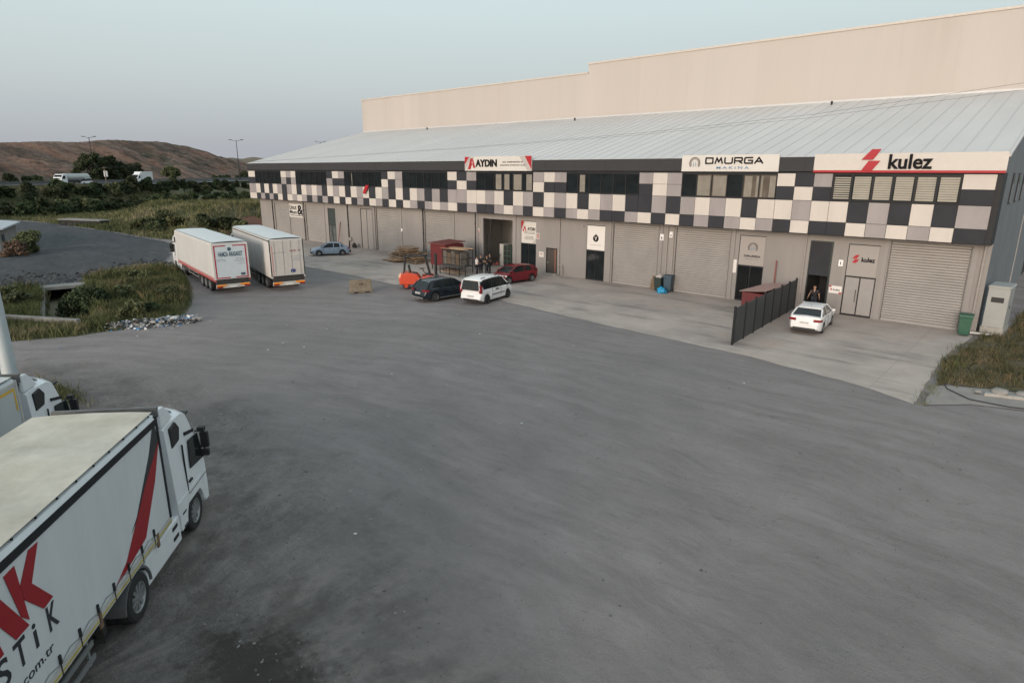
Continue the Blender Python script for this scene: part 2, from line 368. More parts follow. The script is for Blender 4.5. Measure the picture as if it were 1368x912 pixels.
# land out to the horizon
pm, X, Y = grid_mesh(np.linspace(-6000,3000,40), np.linspace(-3000,6000,40), lambda x, y: np.full_like(x, -.9))
g2 = NG('far_fields'); g2.color(g2.ramp(g2.noise(.004,5), [(.35,(.06,.07,.04)),(.65,(.14,.12,.08))]))
tag(link('plain', pm, g2.M), kind='structure')

# concrete apron in front of the building
def poly_sheet(name, pts, z, m, jitter=0., step=.5, kind='structure', th=None):
    out = []
    for i in range(len(pts)):
        a = np.array(pts[i]); b = np.array(pts[(i+1) % len(pts)]); n_ = max(1, int(np.linalg.norm(b-a)/step))
        for k in range(n_):
            p_ = a+(b-a)*k/n_
            j = jitter*(noise.noise(Vector((p_[0]*1.1, p_[1]*1.1, 3.)))+.5*noise.noise(Vector((p_[0]*3.7, p_[1]*3.7, 7.))))
            nrm = np.array([-(b-a)[1], (b-a)[0]])/np.linalg.norm(b-a)
            out.append(tuple(p_+nrm*j))
    bm = bmesh.new()
    if th:
        lo = [bm.verts.new((*q, z-th)) for q in out]; hi = [bm.verts.new((*q, z)) for q in out]
        bm.faces.new(hi)
        for i in range(len(out)): bm.faces.new((lo[i], lo[(i+1)%len(out)], hi[(i+1)%len(out)], hi[i]))
        bmesh.ops.recalc_face_normals(bm, faces=bm.faces)
    else:
        bm.faces.new([bm.verts.new((*q, z)) for q in out])
        if bm.faces[:][0].normal.z < 0: bmesh.ops.reverse_faces(bm, faces=bm.faces[:])
    bmesh.ops.triangulate(bm, faces=[f for f in bm.faces if len(f.verts) > 4])
    me = bpy.data.meshes.new(name); bm.to_mesh(me); bm.free()
    return tag(link(name, me, m), kind=kind)
c = NG('concrete_slab', .85, .3)
med = c.noise(.55,6, rough=.65); big = c.noise(.16,4); fin = c.noise(7.,5)
cb = c.ramp(med, [(.3,(.37,.315,.28)),(.7,(.46,.395,.352))])
cb = c.mix(c.math('MULTIPLY', c.ramp(big, [(.45,0.),(.62,1.)]), .55), cb, (.235,.205,.187))
# oil-dark strip before the second and third shutters
st = c.noise(.5,5, c.map((.35,1.4,1), .12))
cb = c.mix(c.ramp(st, [(.53,0.),(.68,.75)]), cb, (.17,.155,.145))
rust = c.noise(.23,3); cb = c.mix(c.ramp(rust, [(.60,0.),(.72,.5)]), cb, (.46,.335,.26))
# slab joints
sp = c.n.new('ShaderNodeSeparateXYZ'); c.L.new(c.P, sp.inputs[0])
def joint(o, period, w_):
    fr = c.math('FRACT', c.math('MULTIPLY', o, 1/period)); return c.math('LESS_THAN', fr, w_/period)
j = c.math('MAXIMUM', joint(sp.outputs[0], 5.8, .04), joint(sp.outputs[1], 4.9, .04))
cb = c.mix(c.math('MULTIPLY', j, .4), cb, (.2,.18,.165))
cb = c.mix(c.math('MULTIPLY', c.ramp(fin, [(.4,0.),(.7,1.)]), .18), cb, (.5,.46,.43))
c.color(cb); c.bump(fin, .15, .02)
poly_sheet('concrete_apron', [(-3.9,0),(-3.7,-1.0),(-4.2,-8),(-3.9,-16.0),(-5.6,-15.2),(-7.7,-14.6),(-12.1,-13.8),(-21.8,-13.1),(-29.2,-12.2),(-35,-11.2),(-38.4,-10.6),(-41.3,-10.9),(-41.4,-13.2),(-48.2,-12.8),(-55.8,-12.9),(-70,-12.4),(-90.6,-11.6),(-90.6,0)], .012, c.M, jitter=.12)
# footpath corner to the right
fp = mat('footpath_concrete', (.25,.228,.21), .85, var=.15, scale=1.3, bump=.2)
poly_sheet('footpath', [(-3.6,-15.9),(-3.75,-12.9),(-3.2,-12.3),(-1.6,-11.6),(4,-10.4),(14,-9.5),(14,-12.4),(4,-13.2),(-.4,-13.8),(-2.2,-14.5)], .03, fp, jitter=.05)
poly_sheet('kerb', [(-1.9,-12.9),(-.9,-12.55),(.3,-12.2),(4,-11.4),(14,-10.4),(14,-10.15),(4,-11.1),(.2,-11.9),(-1.0,-12.3),(-1.9,-12.6)], .15, concrete, th=.15)
# highway
hw = NG('highway_asphalt'); hw.color(hw.ramp(hw.noise(.2,4), [(.3,(.075,.076,.08)),(.7,(.10,.10,.104))]))
def strip(name, u0, u1, z, m, s0=-260, s1=1400, dz=0):
    me, X, Y = grid_mesh(np.linspace(s0,s1,60), np.array([u0,u1]), lambda x, y: np.full_like(x, z))
    co = np.zeros(len(me.vertices)*3); me.vertices.foreach_get('co', co); co = co.reshape(-1,3); s, u = co[:,0].copy(), co[:,1].copy()
    co[:,0] = ROAD_A[0]+ROAD_D[0]*s+ROAD_N[0]*u; co[:,1] = ROAD_A[1]+ROAD_D[1]*s+ROAD_N[1]*u; me.vertices.foreach_set('co', co.ravel())
    me.flip_normals() if me.polygons[0].normal.z < 0 else None
    return tag(link(name, me, m), kind='structure')
strip('highway', 0, 30, 5.02, hw.M)
for u in (1.2, 14.2, 16.2, 28.8): strip('lane_marking', u, u+.25, 5.04, white_paint)

# spoil hill behind the highway
RS = np.array([-400,-60,60,120,167,185,195,217,232,248,285,314,328,339,363,385,403,415,440,900.])
RZ = np.array([18,20,20.5,21,21.8,22.6,23.3,24.2,25.2,26.8,27.2,27.6,26.4,24.3,19.6,15.5,11.5,8.0,4.6,4.])
ss = np.arange(-300,520,2.5); uu = np.concatenate([np.arange(56,190,2.5), np.arange(190,420,12)])
S_, U_ = np.meshgrid(ss, uu)
top = np.interp(S_, RS, RZ); prof = np.clip((U_-76+8*fbm(S_,U_,.03))/70,0,1)**.95
wob = S_+6*fbm(S_,U_,.06,1.)+3*fbm(S_,U_,.15,4.)
gul = np.abs(fbm(wob, U_*.2, .13))*4.6+np.abs(fbm(wob, U_*.35, .37,2.))*2.0+np.abs(fbm(S_,U_,.8,5.))*1.3
bench = .8*np.sin(U_*.16+.03*S_)
top = np.where(U_ > 152, top-(U_-152)*np.clip((S_-150)/450, .03, .5), top)
Z_ = 4.0+(top-4.0)*prof + .8*np.sin(S_*.31+2*np.sin(U_*.07))*np.sin(U_*.21+S_*.11)*prof*(1-prof)*3 + .35*fbm(S_*1.7,U_*1.3,.55,3.)*prof + (-gul+bench+1.2)*np.clip(prof*(1-prof)*4, 0, 1) + .45*fbm(S_,U_,.12)*prof
me, X, Y = grid_mesh(ss, uu, lambda x, y: Z_)
co = np.zeros(len(me.vertices)*3); me.vertices.foreach_get('co', co); co = co.reshape(-1,3); s, u = co[:,0].copy(), co[:,1].copy()
co[:,0] = ROAD_A[0]+ROAD_D[0]*s+ROAD_N[0]*u; co[:,1] = ROAD_A[1]+ROAD_D[1]*s+ROAD_N[1]*u; me.vertices.foreach_set('co', co.ravel()); me.flip_normals()
if me.polygons[10].normal.z < 0: me.flip_normals()
hm = NG('spoil_heap_soil')
hn = hm.noise(.03,6, rough=.7); h2 = hm.noise(.013,4); h3 = hm.noise(.22,6, rough=.75)
hc = hm.ramp(hn, [(.3,(.105,.080,.066)),(.5,(.18,.125,.10)),(.68,(.25,.165,.125))])
hc = hm.mix(hm.ramp(h2, [(.54,0.),(.64,.75)]), hc, (.25,.125,.08))
hc = hm.mix(hm.ramp(hm.noise(1.,4,hm.map((.09,.09,.012))), [(.45,0.),(.65,.6)]), hc, (.24,.17,.135))
hc = hm.mix(hm.ramp(h3, [(.50,0.),(.60,.8)]), hc, (.085,.08,.055))
hc = hm.mix(hm.ramp(hm.noise(.045,5), [(.56,0.),(.62,.85)]), hc, (.05,.058,.035))
rv_ = hm.map((1,1,1),R(-127.8)); hs2 = hm.ramp(hm.noise(1.,5,hm.map((.10,.012,.03),0.,rv_),.7), [(.42,0.),(.6,1.)]); hc = hm.mix(hm.math('MULTIPLY', hs2, .6), hc, (.27,.14,.095)); hs3 = hm.ramp(hm.noise(1.,5,hm.map((.22,.03,.05),0.,rv_),.75), [(.5,0.),(.66,1.)]); hc = hm.mix(hm.math('MULTIPLY', hs3, .7), hc, (.085,.065,.052))
hm.color(hc); hm.bump(hm.math('ADD', h3, hs3), .9, 3.)
tag(link('hill', me, hm.M), kind='structure')
# far ridges
def ridge(name, dist, hgt, a0, a1, m, seed):
    aa = np.radians(np.linspace(a0,a1,140)); rows = []
    mb = MB()
    prof_ = [hgt*(.55+.45*noise.noise(Vector((a*9, seed, 0)))+.18*noise.noise(Vector((a*40, seed, 1)))) for a in aa]
    rings = []
    for a, hh in zip(aa, prof_):
        d_ = Vector((math.sin(a), math.cos(a), 0)); o_ = Vector((0,-44,0))
        rings.append([o_+d_*(dist-hh*5)-ZZ*1, o_+d_*(dist-hh*2.2)+ZZ*hh*.62, o_+d_*dist+ZZ*hh, o_+d_*(dist+hh*4)-ZZ*1])
    mb.loft(rings, cap=False, closed=False)
    return tag(mb.build(name, m, smooth=True), kind='structure')
fm = NG('distant_hillside'); fm.color(fm.ramp(fm.noise(.006,5), [(.35,(.10,.085,.06)),(.65,(.19,.14,.10))]))
ridge('distant_hills', 1500, 42, -75, -45, fm.M, 1.)
ridge('distant_ridge', 3600, 125, -76, -40, fm.M, 4.)
# ------------------------------------------------------------ the warehouse
BX0, BX1, ZC0, ZC1, ZF0, ZF1 = -90.15, -3.7, 5.22, 9.06, 9.16, 10.05
CY = -1.4
bld = empty('warehouse', (-47,0,0), 0, 'long grey building with a chequered upper storey, roller shutters and pale metal roof', 'building')
wallg = NG('grey_render', .85, .25)
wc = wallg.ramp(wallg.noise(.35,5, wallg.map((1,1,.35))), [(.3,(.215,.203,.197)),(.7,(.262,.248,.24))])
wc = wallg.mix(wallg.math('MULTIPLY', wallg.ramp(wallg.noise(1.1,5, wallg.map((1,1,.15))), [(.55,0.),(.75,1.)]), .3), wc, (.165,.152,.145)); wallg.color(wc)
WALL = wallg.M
side_m = mat('shaded_side_render', (.135,.15,.165), .8, var=.1, scale=.4)  # cool shade of the unlit side put into the wall colour
shut_m = mat('shutter_metal', (.275,.262,.252), .6, .0, var=.08, scale=.6)
inner_m = mat('hall_interior', (.36,.345,.33), .9, var=.1, scale=.5)
black_in = mat('unlit_interior', (.02,.02,.022), .9, var=.1)  # near-black colour stands in for the shade of unlit depth
roof_g = NG('roof_sheet', .6, .35); rc = roof_g.ramp(roof_g.noise(.25,5, roof_g.map((1,.12,1))), [(.3,(.475,.47,.465)),(.7,(.545,.54,.535))]); roof_g.color(rc); roof_g.b.inputs['Metallic'].default_value = .0
fac_g = mat('dark_fascia', (.042,.043,.047), .7, .0, spec=.15, var=.06, scale=.4)

# openings in the ground-floor wall: x0, x1, top, kind
OPEN = [(-86.1,-82.15,4.7,'shutter'),(-77.7,-73.3,4.75,'shutter'),(-72.3,-70.6,4.5,'glass'),(-65.15,-62.7,4.75,'panel'),(-62.0,-57.45,4.9,'shutter'),(-53.25,-48.75,4.95,'shutter'),
        (-44.5,-40.2,4.8,'open'),(-39.3,-37.45,4.66,'banner'),(-36.22,-34.95,2.4,'door'),(-31.75,-29.86,4.7,'banner'),(-29.1,-24.8,5.0,'shutter'),(-23.35,-18.95,5.0,'shutter'),
        (-18.3,-16.42,4.76,'banner'),(-13.45,-12.0,4.73,'tall'),(-11.1,-9.27,4.68,'banner'),(-8.75,-4.58,5.0,'shutter')]
mb = MB(); x = BX0
for a, b, t, k in OPEN:
    mb.box(x, 0, 0, a, .3, ZC0); mb.box(a, 0, t, b, .3, ZC0); x = b
mb.box(x, 0, 0, BX1, .3, ZC0)
mb.build('front_wall', WALL, bld, world=True)
for x in (-86.6,-82.0,-78.3,-73.15,-67.9,-62.35,-57.3,-53.5,-48.6,-45.15,-40.05,-29.35,-24.6,-18.75,-8.95,-4.4):
    MB().box(x-.14, -.07, 0, x+.14, -.002, ZC0-.004).build('pilaster', WALL, bld, world=True)
roofz = lambda y: 10.0+(y+1.3)*.2585
# gable walls
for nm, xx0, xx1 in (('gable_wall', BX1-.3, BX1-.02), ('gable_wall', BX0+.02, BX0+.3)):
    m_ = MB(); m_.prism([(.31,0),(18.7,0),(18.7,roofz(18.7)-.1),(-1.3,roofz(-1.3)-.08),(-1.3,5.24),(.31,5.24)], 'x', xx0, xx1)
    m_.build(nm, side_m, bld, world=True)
mb = MB(); mb.box(BX0+.35, 12, 0, BX1-.35, 12.2, 9.5)
mb.build('hall_back_wall', inner_m, bld, world=True)
each([(-47.5,.32,0,-47.3,5.9,5.1),(-38.6,.32,0,-38.4,5.9,5.1),(-47.3,5.9,0,-38.6,6.0,5.1),(-47.5,.32,5.12,-38.4,6.0,5.2)], 'shallow_hall_shell', inner_m, bld, world=True)  # added shallow shell, back wall pulled forward so the interior looks brighter
mb = MB(); mb.box(-47.2,.0,.004,-38.7,11.9,.03); mb.build('hall_floor', concrete, bld, world=True)
# upper storey box and soffit
mb = MB(); mb.box(BX0, CY+.06, ZC0, BX1, 0.3, ZC1+.06)
mb.build('upper_storey', dark_trim, bld, world=True)
mb = MB(); mb.box(BX0-.06, CY-.06, ZF0, BX1+.02, CY+.5, ZF1); mb.build('fascia', fac_g, bld, world=True)
each([(x-.012, CY-.064, ZF0+.01, x+.012, CY-.0605, ZF1-.01) for x in np.arange(BX0+3, BX1, 3.05)], 'fascia_joint', dark_trim, bld, world=True)
# chequered panels
EX = [-90.03,-88.06,-86.82,-85.67,-84.41,-83.30,-82.08,-80.84,-79.53,-78.28,-77.08,-75.84,-74.66,-73.38,-72.18,-71.00,-69.79,-68.51,-67.23,-65.97,-64.78,-63.58,-62.37,-61.19,-59.95,-58.75,-57.57,-56.28,-55.05,-53.86,-52.66,-51.47,-50.29,-49.09,-47.88,-46.54,-45.15,-43.82,-42.61,-41.46,-40.26,-39.09,-37.88,-36.72,-35.48,-34.29,-33.04,-31.86,-30.70,-29.56,-28.39,-27.2,-26.04,-24.85,-23.63,-22.47,-21.32,-20.18,-19.01,-17.87,-16.77,-15.62,-14.48,-13.32,-12.23,-11.13,-10.0,-8.87,-7.75,-6.63,-5.49,-3.98]
ROWC = "GWDWDWGDGWDWGWGDWGWD"+"WGWDWGDWDWGDG"+"DGGWWGWDWGD"+"WGWDWGWDDGD"+"GWGWDWWGW"+"WDGDWDG"
ROWD = "WDGDGDWDWGWGDGDGDWDW"+"DGDWGDWDWGDGW"+"GWDGDDGWGDW"+"GDGWGDDGWDW"+"DGDGWGDWD"+"DWGWGWD"
ROWA = {0:'W',7:'W',8:'G',9:'W',16:'D',17:'W',18:'G',25:'D',26:'W',27:'G',34:'W',35:'D',36:'G',43:'G',44:'W',45:'G',52:'G',53:'W',54:'G',61:'W',62:'D',63:'G',70:'W'}
ROWB = {0:'D',7:'G',8:'D',9:'G',16:'G',17:'D',18:'D',25:'W',26:'D',27:'G',34:'D',35:'W',36:'D',43:'W',44:'D',45:'D',52:'D',53:'W',54:'G',61:'D',62:'W',63:'D',70:'D'}
WIN = [(1,7),(10,16),(19,25),(28,34),(37,43),(46,52),(55,61),(64,70)]
mb = MB(); g_ = .013
for i in range(71):
    a, b = EX[i]+g_, EX[i+1]-g_
    for ch, z0, z1 in ((ROWC[i],6.08,7.35),(ROWD[i],5.26,6.08),(ROWA.get(i),8.21,9.04),(ROWB.get(i),7.35,8.21)):
        if ch: mb.box(a, CY, z0+g_, b, CY+.055, z1-g_, 'WGD'.index(ch))
mb.build('chequered_cladding', [cream, panel_grey, anthracite], bld, world=True)
blind = mat('roller_blind', (.29,.275,.235), .7, var=.08, scale=2)
curtain = mat('pale_curtain', (.19,.175,.15), .8, var=.15, scale=2)
for wi, (a, b) in enumerate(WIN):
    x0, x1 = EX[a]+.05, EX[b]-.03; z0, z1 = 7.38, 9.0; n = 6; wd = (x1-x0)/n
    f = MB()
    f.box(x0, CY-.03, z0, x1, CY+.055, z0+.07); f.box(x0, CY-.03, z1-.07, x1, CY+.055, z1)
    for k in range(n+1):
        xc = x0+wd*k; f.box(max(x0,xc-.035), CY-.028, z0+.071, min(x1,xc+.035), CY+.055, z1-.071)
    if wi == 7:
        for k in (0,2,4):
            xa, xb = x0+wd*k+.037, x0+wd*(k+1)-.037
            f.box(xa, CY-.034, z0+.08, xa+.06, CY+.05, z1-.08); f.box(xb-.06, CY-.034, z0+.08, xb, CY+.05, z1-.08); f.box(xa+.061, CY-.034, z0+.08, xb-.061, CY+.05, z0+.13)
    fo = f.build('window', dark_trim, bld, world=True)
    p_ = MB()
    for k in range(n):
        mi = 0
        if wi == 6: mi = [0,1,1,0,1,1][k]
        p_.box(x0+wd*k+.034, CY+.03, z0+.071, x0+wd*(k+1)-.034, CY+.054, z1-.071, mi)
    p_.build('pane', [glass_dark, glass_reflection], fo, world=True)
    bl = MB()
    if wi == 7:
        for k in range(n):
            xa, xb = x0+wd*k+.10, x0+wd*(k+1)-.10; st = .135; z = z0+.14
            while z < z1-.16:
                bl.box(xa, CY+.012, z, xb, CY+.02, z+(.085 if k == 0 else .118)); z += st
        bl.build('window_blind', blind, fo, world=True)
    elif wi in (4, 5, 6, 2):
        spots = {4:[(2.15,2.75),(3.08,3.6),(4.05,4.85),(5.35,5.9)],5:[(1.15,1.6)],6:[(1.05,1.9),(2.1,2.95),(4.1,4.55),(4.8,4.95),(5.1,5.2),(5.6,5.95)],2:[(1.2,1.3)]}[wi]
        for q0, q1 in spots: MB().box(x0+wd*q0, CY+.014, z0+.10, x0+wd*q1, CY+.024, z1-.16).build('curtain', curtain, fo, world=True)
# roof
rf = MB(); rf.prism([(-1.40,roofz(-1.40)+.09),(18.75,roofz(18.75)),(18.75,roofz(18.75)-.25),(-1.40,roofz(-1.40)-.02)], 'x', BX0-.15, BX1+.12)
ro = rf.build('roof', roof_g.M, bld, world=True)
rb = MB()
for x in np.arange(BX0+.1, BX1, 1.04):
    rb.prism([(-1.39,roofz(-1.39)+.085),(18.7,roofz(18.7)-.01),(18.7,roofz(18.7)+.035),(-1.39,roofz(-1.39)+.12)], 'x', x-.015, x+.015)
for y in (6.1,12.6): rb.bar((BX0,y,roofz(y)+.012),(BX1,y,roofz(y)+.012), .07, .03)
rb.build('roof_seams', mat('roof_seam', (.46,.47,.48), .5, .1, var=.06), ro, world=True)
for x in (-72.6,-46.3,-18.4): 
    v = MB(); v.tube((x,17.3,roofz(17.3)-.05),(x,17.3,roofz(17.3)+.25), .09, .09, 8); v.tube((x,17.3,roofz(17.3)+.22),(x,17.3,roofz(17.3)+.32), .14, .05, 8); v.build('roof_vent', dark_trim, bld, world=True)
# side wall windows
for y0, y1, z0, z1 in ((3.6,4.7,7.3,9.1),(7.3,8.4,7.3,9.1),(11,12.1,7.3,9.1)):
    f = MB(); f.box(BX1-.03, y0, z0, BX1+.03, y1, z1); fo = f.build('side_window', dark_trim, bld, world=True)
    p_ = MB(); p_.box(BX1-.02, y0+.08, z0+.08, BX1+.045, y1-.08, z1-.08); p_.build('pane', glass_dark, fo, world=True)
# shutters
def shutter(x0, x1, zt, pitch):
    m_ = MB(); z = .03; pts = []
    while z < zt-.01:
        z1 = min(z+pitch, zt); m_.add([(x0,.15,z),(x1,.15,z),(x1,.085,z+pitch*.22),(x0,.085,z+pitch*.22),(x1,.085,z+(z1-z)*.8),(x0,.085,z+(z1-z)*.8),(x1,.15,z1),(x0,.15,z1)], [(0,1,2,3),(3,2,4,5),(5,4,6,7)]); z = z1
    m_.box(x0, .08, .0, x1, .16, .08)
    o = m_.build('roller_shutter', shut_m, bld, world=True)
    each([(x0-.001,-.004,0,x0+.05,.12,zt-.002),(x1-.05,-.004,0,x1+.001,.12,zt-.002)], 'guide_rail', mat('rail_grey',(.11,.105,.10),.6), o, world=True)
for a, b, t, k in OPEN:
    if k == 'shutter': shutter(a, b, t, .165 if a > -30 else .2)
    if k == 'panel':
        m_ = MB(); m_.box(a, .05, 0, b, .12, t); o = m_.build('steel_door', mat('grey_steel_door', (.25,.235,.225), .5, var=.06), bld, world=True)
        f = MB(); f.box(a, .0, 0, a+.07, .049, t); f.box(b-.07, 0, 0, b, .049, t); f.box(a+.07, 0, t-.07, b-.07, .049, t); f.box((a+b)/2-.03, .03, 0, (a+b)/2+.03, .049, t-.07); f.build('door_frame', dark_trim, o, world=True)
def glass_doors(x0, x1, zt, panel_z0=None, panel_mat=None, glass=glass_dark, frame=dark_trim, leaf_top=None, name='entrance_door'):
    lt = leaf_top or zt; m_ = MB(); xm = (x0+x1)/2; w_ = .07
    for xx in (x0, xm-w_/2, x1-w_): m_.box(xx, .02, 0, xx+w_, .10, lt)
    m_.box(x0, .018, lt-.09, x1, .102, lt); m_.box(x0, .018, .002, x1, .102, .13)
    o = m_.build(name, frame, bld, world=True)
    p_ = MB(); p_.box(x0+.05, .05, .1, x1-.05, .075, lt-.05); p_.build('glass_pane', glass, o, world=True)
    h_ = MB(); h_.box(xm-.16, -.04, .95, xm-.13, -.01, 1.75); h_.box(xm-.16, -.04, .98, xm-.13, .02, 1.02); h_.box(xm-.16,-.04,1.68,xm-.13,.02,1.72); h_.build('handle', dark_trim, o, world=True)
    if panel_mat:
        q = MB(); q.box(x0+.001, .03, lt+.001, x1-.001, .09, zt-.001); q.build('over_panel', panel_mat, o, world=True)
        e_ = MB(); e_.box(x0, -.004, 0, x0+.04, .03, zt); e_.box(x0+.04, -.004, zt-.05, x1, .03, zt); e_.build('reveal_trim', frame, o, world=True)
    return o
glass_doors(-72.3,-70.6,4.5, leaf_top=2.4, panel_mat=mat('dark_green_glass',(.05,.06,.06),.2,var=.2), glass=mat('grey_glass',(.09,.10,.10),.15,var=.3,scale=2))
glass_doors(-39.3,-37.45,4.66, leaf_top=2.6, panel_mat=WALL)
glass_doors(-31.75,-29.86,4.7, leaf_top=2.58, panel_mat=WALL)
glass_doors(-18.3,-16.42,4.76, leaf_top=2.62, panel_mat=WALL, glass=mat('black_glass',(.004,.005,.006),.1,var=.2))
glass_doors(-11.1,-9.27,4.68, leaf_top=2.62, panel_mat=WALL, glass=mat('frosted_glass',(.26,.25,.245),.35,var=.05))
# brown door
m_ = MB(); m_.box(-36.22,.03,.12,-34.95,.1,2.4); o = m_.build('side_door', mat('dark_brown_door',(.05,.042,.038),.5,var=.1), bld, world=True)
q = MB(); q.box(-35.28,.01,.14,-35.05,.031,2.3); q.build('door_strip', mat('rust_brown_strip',(.16,.075,.05),.6,var=.15), o, world=True)
each([(-36.22,-.02,.121,-36.13,.03,2.4),(-35.04,-.02,.121,-34.95,.03,2.4),(-36.13,-.02,2.3,-35.04,.03,2.4)], 'door_frame', dark_trim, o, world=True)
q = MB(); q.box(-36.3,-.3,.0,-34.85,.02,.118); q.build('door_step', concrete, o, world=True)
q = MB(); q.box(-36.05,-.04,1.05,-35.9,.0,1.09); q.box(-36.05,-.02,1.0,-35.97,.03,1.14); q.build('handle', steel, o, world=True)
# tall dark doorway beside the white car
q = MB(); q.box(-13.45,.03,2.42,-12.0,.09,4.73); o = q.build('doorway', anthracite, bld, world=True)
q = MB(); q.box(-13.45,-.02,0,-13.38,.029,4.73); q.box(-12.12,-.02,0,-12.0,.12,4.73); q.box(-13.38,-.02,4.66,-12.12,.029,4.73); q.build('door_frame', mat('dark_green_frame',(.02,.028,.028),.4,var=.1), o, world=True)
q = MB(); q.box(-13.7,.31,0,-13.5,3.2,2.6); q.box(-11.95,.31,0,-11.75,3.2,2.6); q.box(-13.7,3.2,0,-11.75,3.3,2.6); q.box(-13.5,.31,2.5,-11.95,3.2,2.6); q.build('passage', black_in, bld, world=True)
# big open door: frame and curtain of the workshop
q = MB(); q.box(-44.5,-.05,0,-44.3,.1,4.8); q.box(-40.35,-.05,0,-40.2,.1,4.8); q.box(-44.3,-.05,4.62,-40.35,.1,4.8); q.build('door_frame', panel_grey, bld, world=True)
q = MB(); q.path([(-44.1,.4,4.6),(-43.6,.45,4.3),(-43.75,.4,3.2),(-43.9,.45,2.4),(-43.95,.4,0.05)], .07, 8); q.build('door_cable', black_plastic, bld, world=True)
# downpipes
pipe_m = mat('pale_grey_pipe', (.27,.25,.235), .5, var=.06)
def downpipe(x, m_, z0=.1, r=.055):
    p_ = MB(); p_.tube((x,-.1,z0),(x,-.1,5.2), r, r, 10)
    for z in (1.2,2.6,4.0): p_.box(x-r-.02,-.1-r,z,x+r+.02,-.001,z+.05)
    p_.tube((x,-.1,z0+.02),(x+.05,-.28,z0-.05), r, r, 10); p_.build('downpipe', m_, bld, world=True)
for x, m_ in ((-86.45,dark_trim),(-78.0,dark_trim),(-67.72,dark_trim),(-53.42,dark_trim),(-45.32,dark_trim),(-34.66,pipe_m),(-24.02,pipe_m),(-23.5,pipe_m),(-13.72,pipe_m),(-3.98,pipe_m),(-62.2,pipe_m)): downpipe(x, m_)
# service meter pipes next to the brown door and small fittings on the wall
q = MB(); q.path([(-34.66,-.16,.95),(-34.25,-.16,.95),(-34.2,-.16,.1)], .05, 8); q.path([(-34.62,-.16,.5),(-34.3,-.16,.5)], .035); q.build('gas_pipes', pipe_m, bld, world=True)
q = MB(); q.box(-67.6,-.22,.75,-67.15,-.02,1.15); q.path([(-67.4,-.12,.75),(-67.4,-.12,.05)], .03); q.path([(-67.15,-.12,.95),(-66.9,-.12,.95),(-66.9,-.12,.05)], .03); q.build('gas_pipes', pipe_m, bld, world=True)
q = MB(); q.box(-24.95,-.22,4.75,-24.7,-.004,4.9); q.build('motion_sensor', pipe_m, bld, world=True)
for x in (-32.15,): q = MB(); q.box(x-.12,-.16,4.5,x+.12,-.004,4.64); q.build('wall_light', pipe_m, bld, world=True)

# taller hall behind the roof
hall = empty('high_hall', (-47,30,0), 0, 'tall windowless cream hall rising behind the sheet metal roof', 'building')
hg = NG('cream_wall_sheet', .6, .3); sp = hg.n.new('ShaderNodeSeparateXYZ'); hg.L.new(hg.P, sp.inputs[0])
hc = hg.ramp(hg.noise(.12,4, hg.map((1,1,.2))), [(.3,(.395,.365,.342)),(.7,(.43,.398,.373))])
fr = hg.math('LESS_THAN', hg.math('FRACT', hg.math('MULTIPLY', sp.outputs[0], 1/1.0)), .035)
hc = hg.mix(hg.math('MULTIPLY', fr, .15), hc, (.32,.285,.26)); hc = hg.mix(hg.math('MULTIPLY', hg.ramp(hg.noise(1.,2,hg.map((.22,.22,.004))), [(.5,0.),(.56,1.)]), .22), hc, (.37,.335,.305)); hc = hg.mix(hg.math('MULTIPLY', hg.ramp(hg.noise(1.,5,hg.map((.9,.9,.07))), [(.56,0.),(.75,1.)]), .25), hc, (.34,.30,.27)); hg.color(hc)
q = MB(); q.box(-90.3,18.76,0,-45.6,58,20.0); q.build('hall_wall', hg.M, hall, world=True)
q = MB(); q.box(-3.699,18.9,0,-3.66,139.9,15.0); q.build('side_cladding', side_m, hall, world=True)  # thin sheet carrying the shaded side colour along the hall
q = MB(); q.box(-3.659,30,0,-3.62,36,5.); q.build('side_opening_shade', dark_trim, hall, world=True)  # flat dark sheet stands in for the shade of an opening
q = MB(); q.box(-45.6,18.76,0,-3.7,140,20.95); q.build('hall_wall', hg.M, hall, world=True)
cop = mat('coping', (.46,.42,.38), .5, var=.05)
q = MB(); q.box(-90.4,18.66,20.0,-45.64,58.1,20.16); q.box(-45.7,18.66,20.95,-3.6,140.1,21.13); q.build('coping', cop, hall, world=True)
q = MB(); q.box(-90.3,18.6,15.02,-3.7,18.757,15.3); q.build('flashing', mat('roof_seam', (.40,.42,.44), .45), hall, world=True)

# ------------------------------------------------------------ signs
def sign_root(name, x, y, z, label, cat='sign', group=None): return empty(name, (x,y,z), 0, label, cat, group)
ink = mat('black_lettering', (.012,.012,.014), .75, var=.05, spec=.1); bright_red = mat('sign_red', (.33,.010,.019), .6, var=.05)
sign_white = mat('sign_white', (.53,.515,.49), .6, var=.03, scale=.8); blue_ink = mat('steel_blue_ink', (.10,.20,.33), .4, var=.05); sgrey = mat('sign_grey', (.38,.36,.35), .4, var=.05)
SY = CY-.22
def poly(mb_, pts, y, t=.01, mi=0): return mb_.prism(pts, 'y', y-t, y, mi)
def ring_poly(cx, cz, r0, r1, a0, a1, n=24):
    o = [(cx+r1*math.cos(R(a0+(a1-a0)*i/n)), cz+r1*math.sin(R(a0+(a1-a0)*i/n))) for i in range(n+1)]
    i_ = [(cx+r0*math.cos(R(a0+(a1-a0)*i/n)), cz+r0*math.sin(R(a0+(a1-a0)*i/n))) for i in range(n,-1,-1)]
    return o+i_
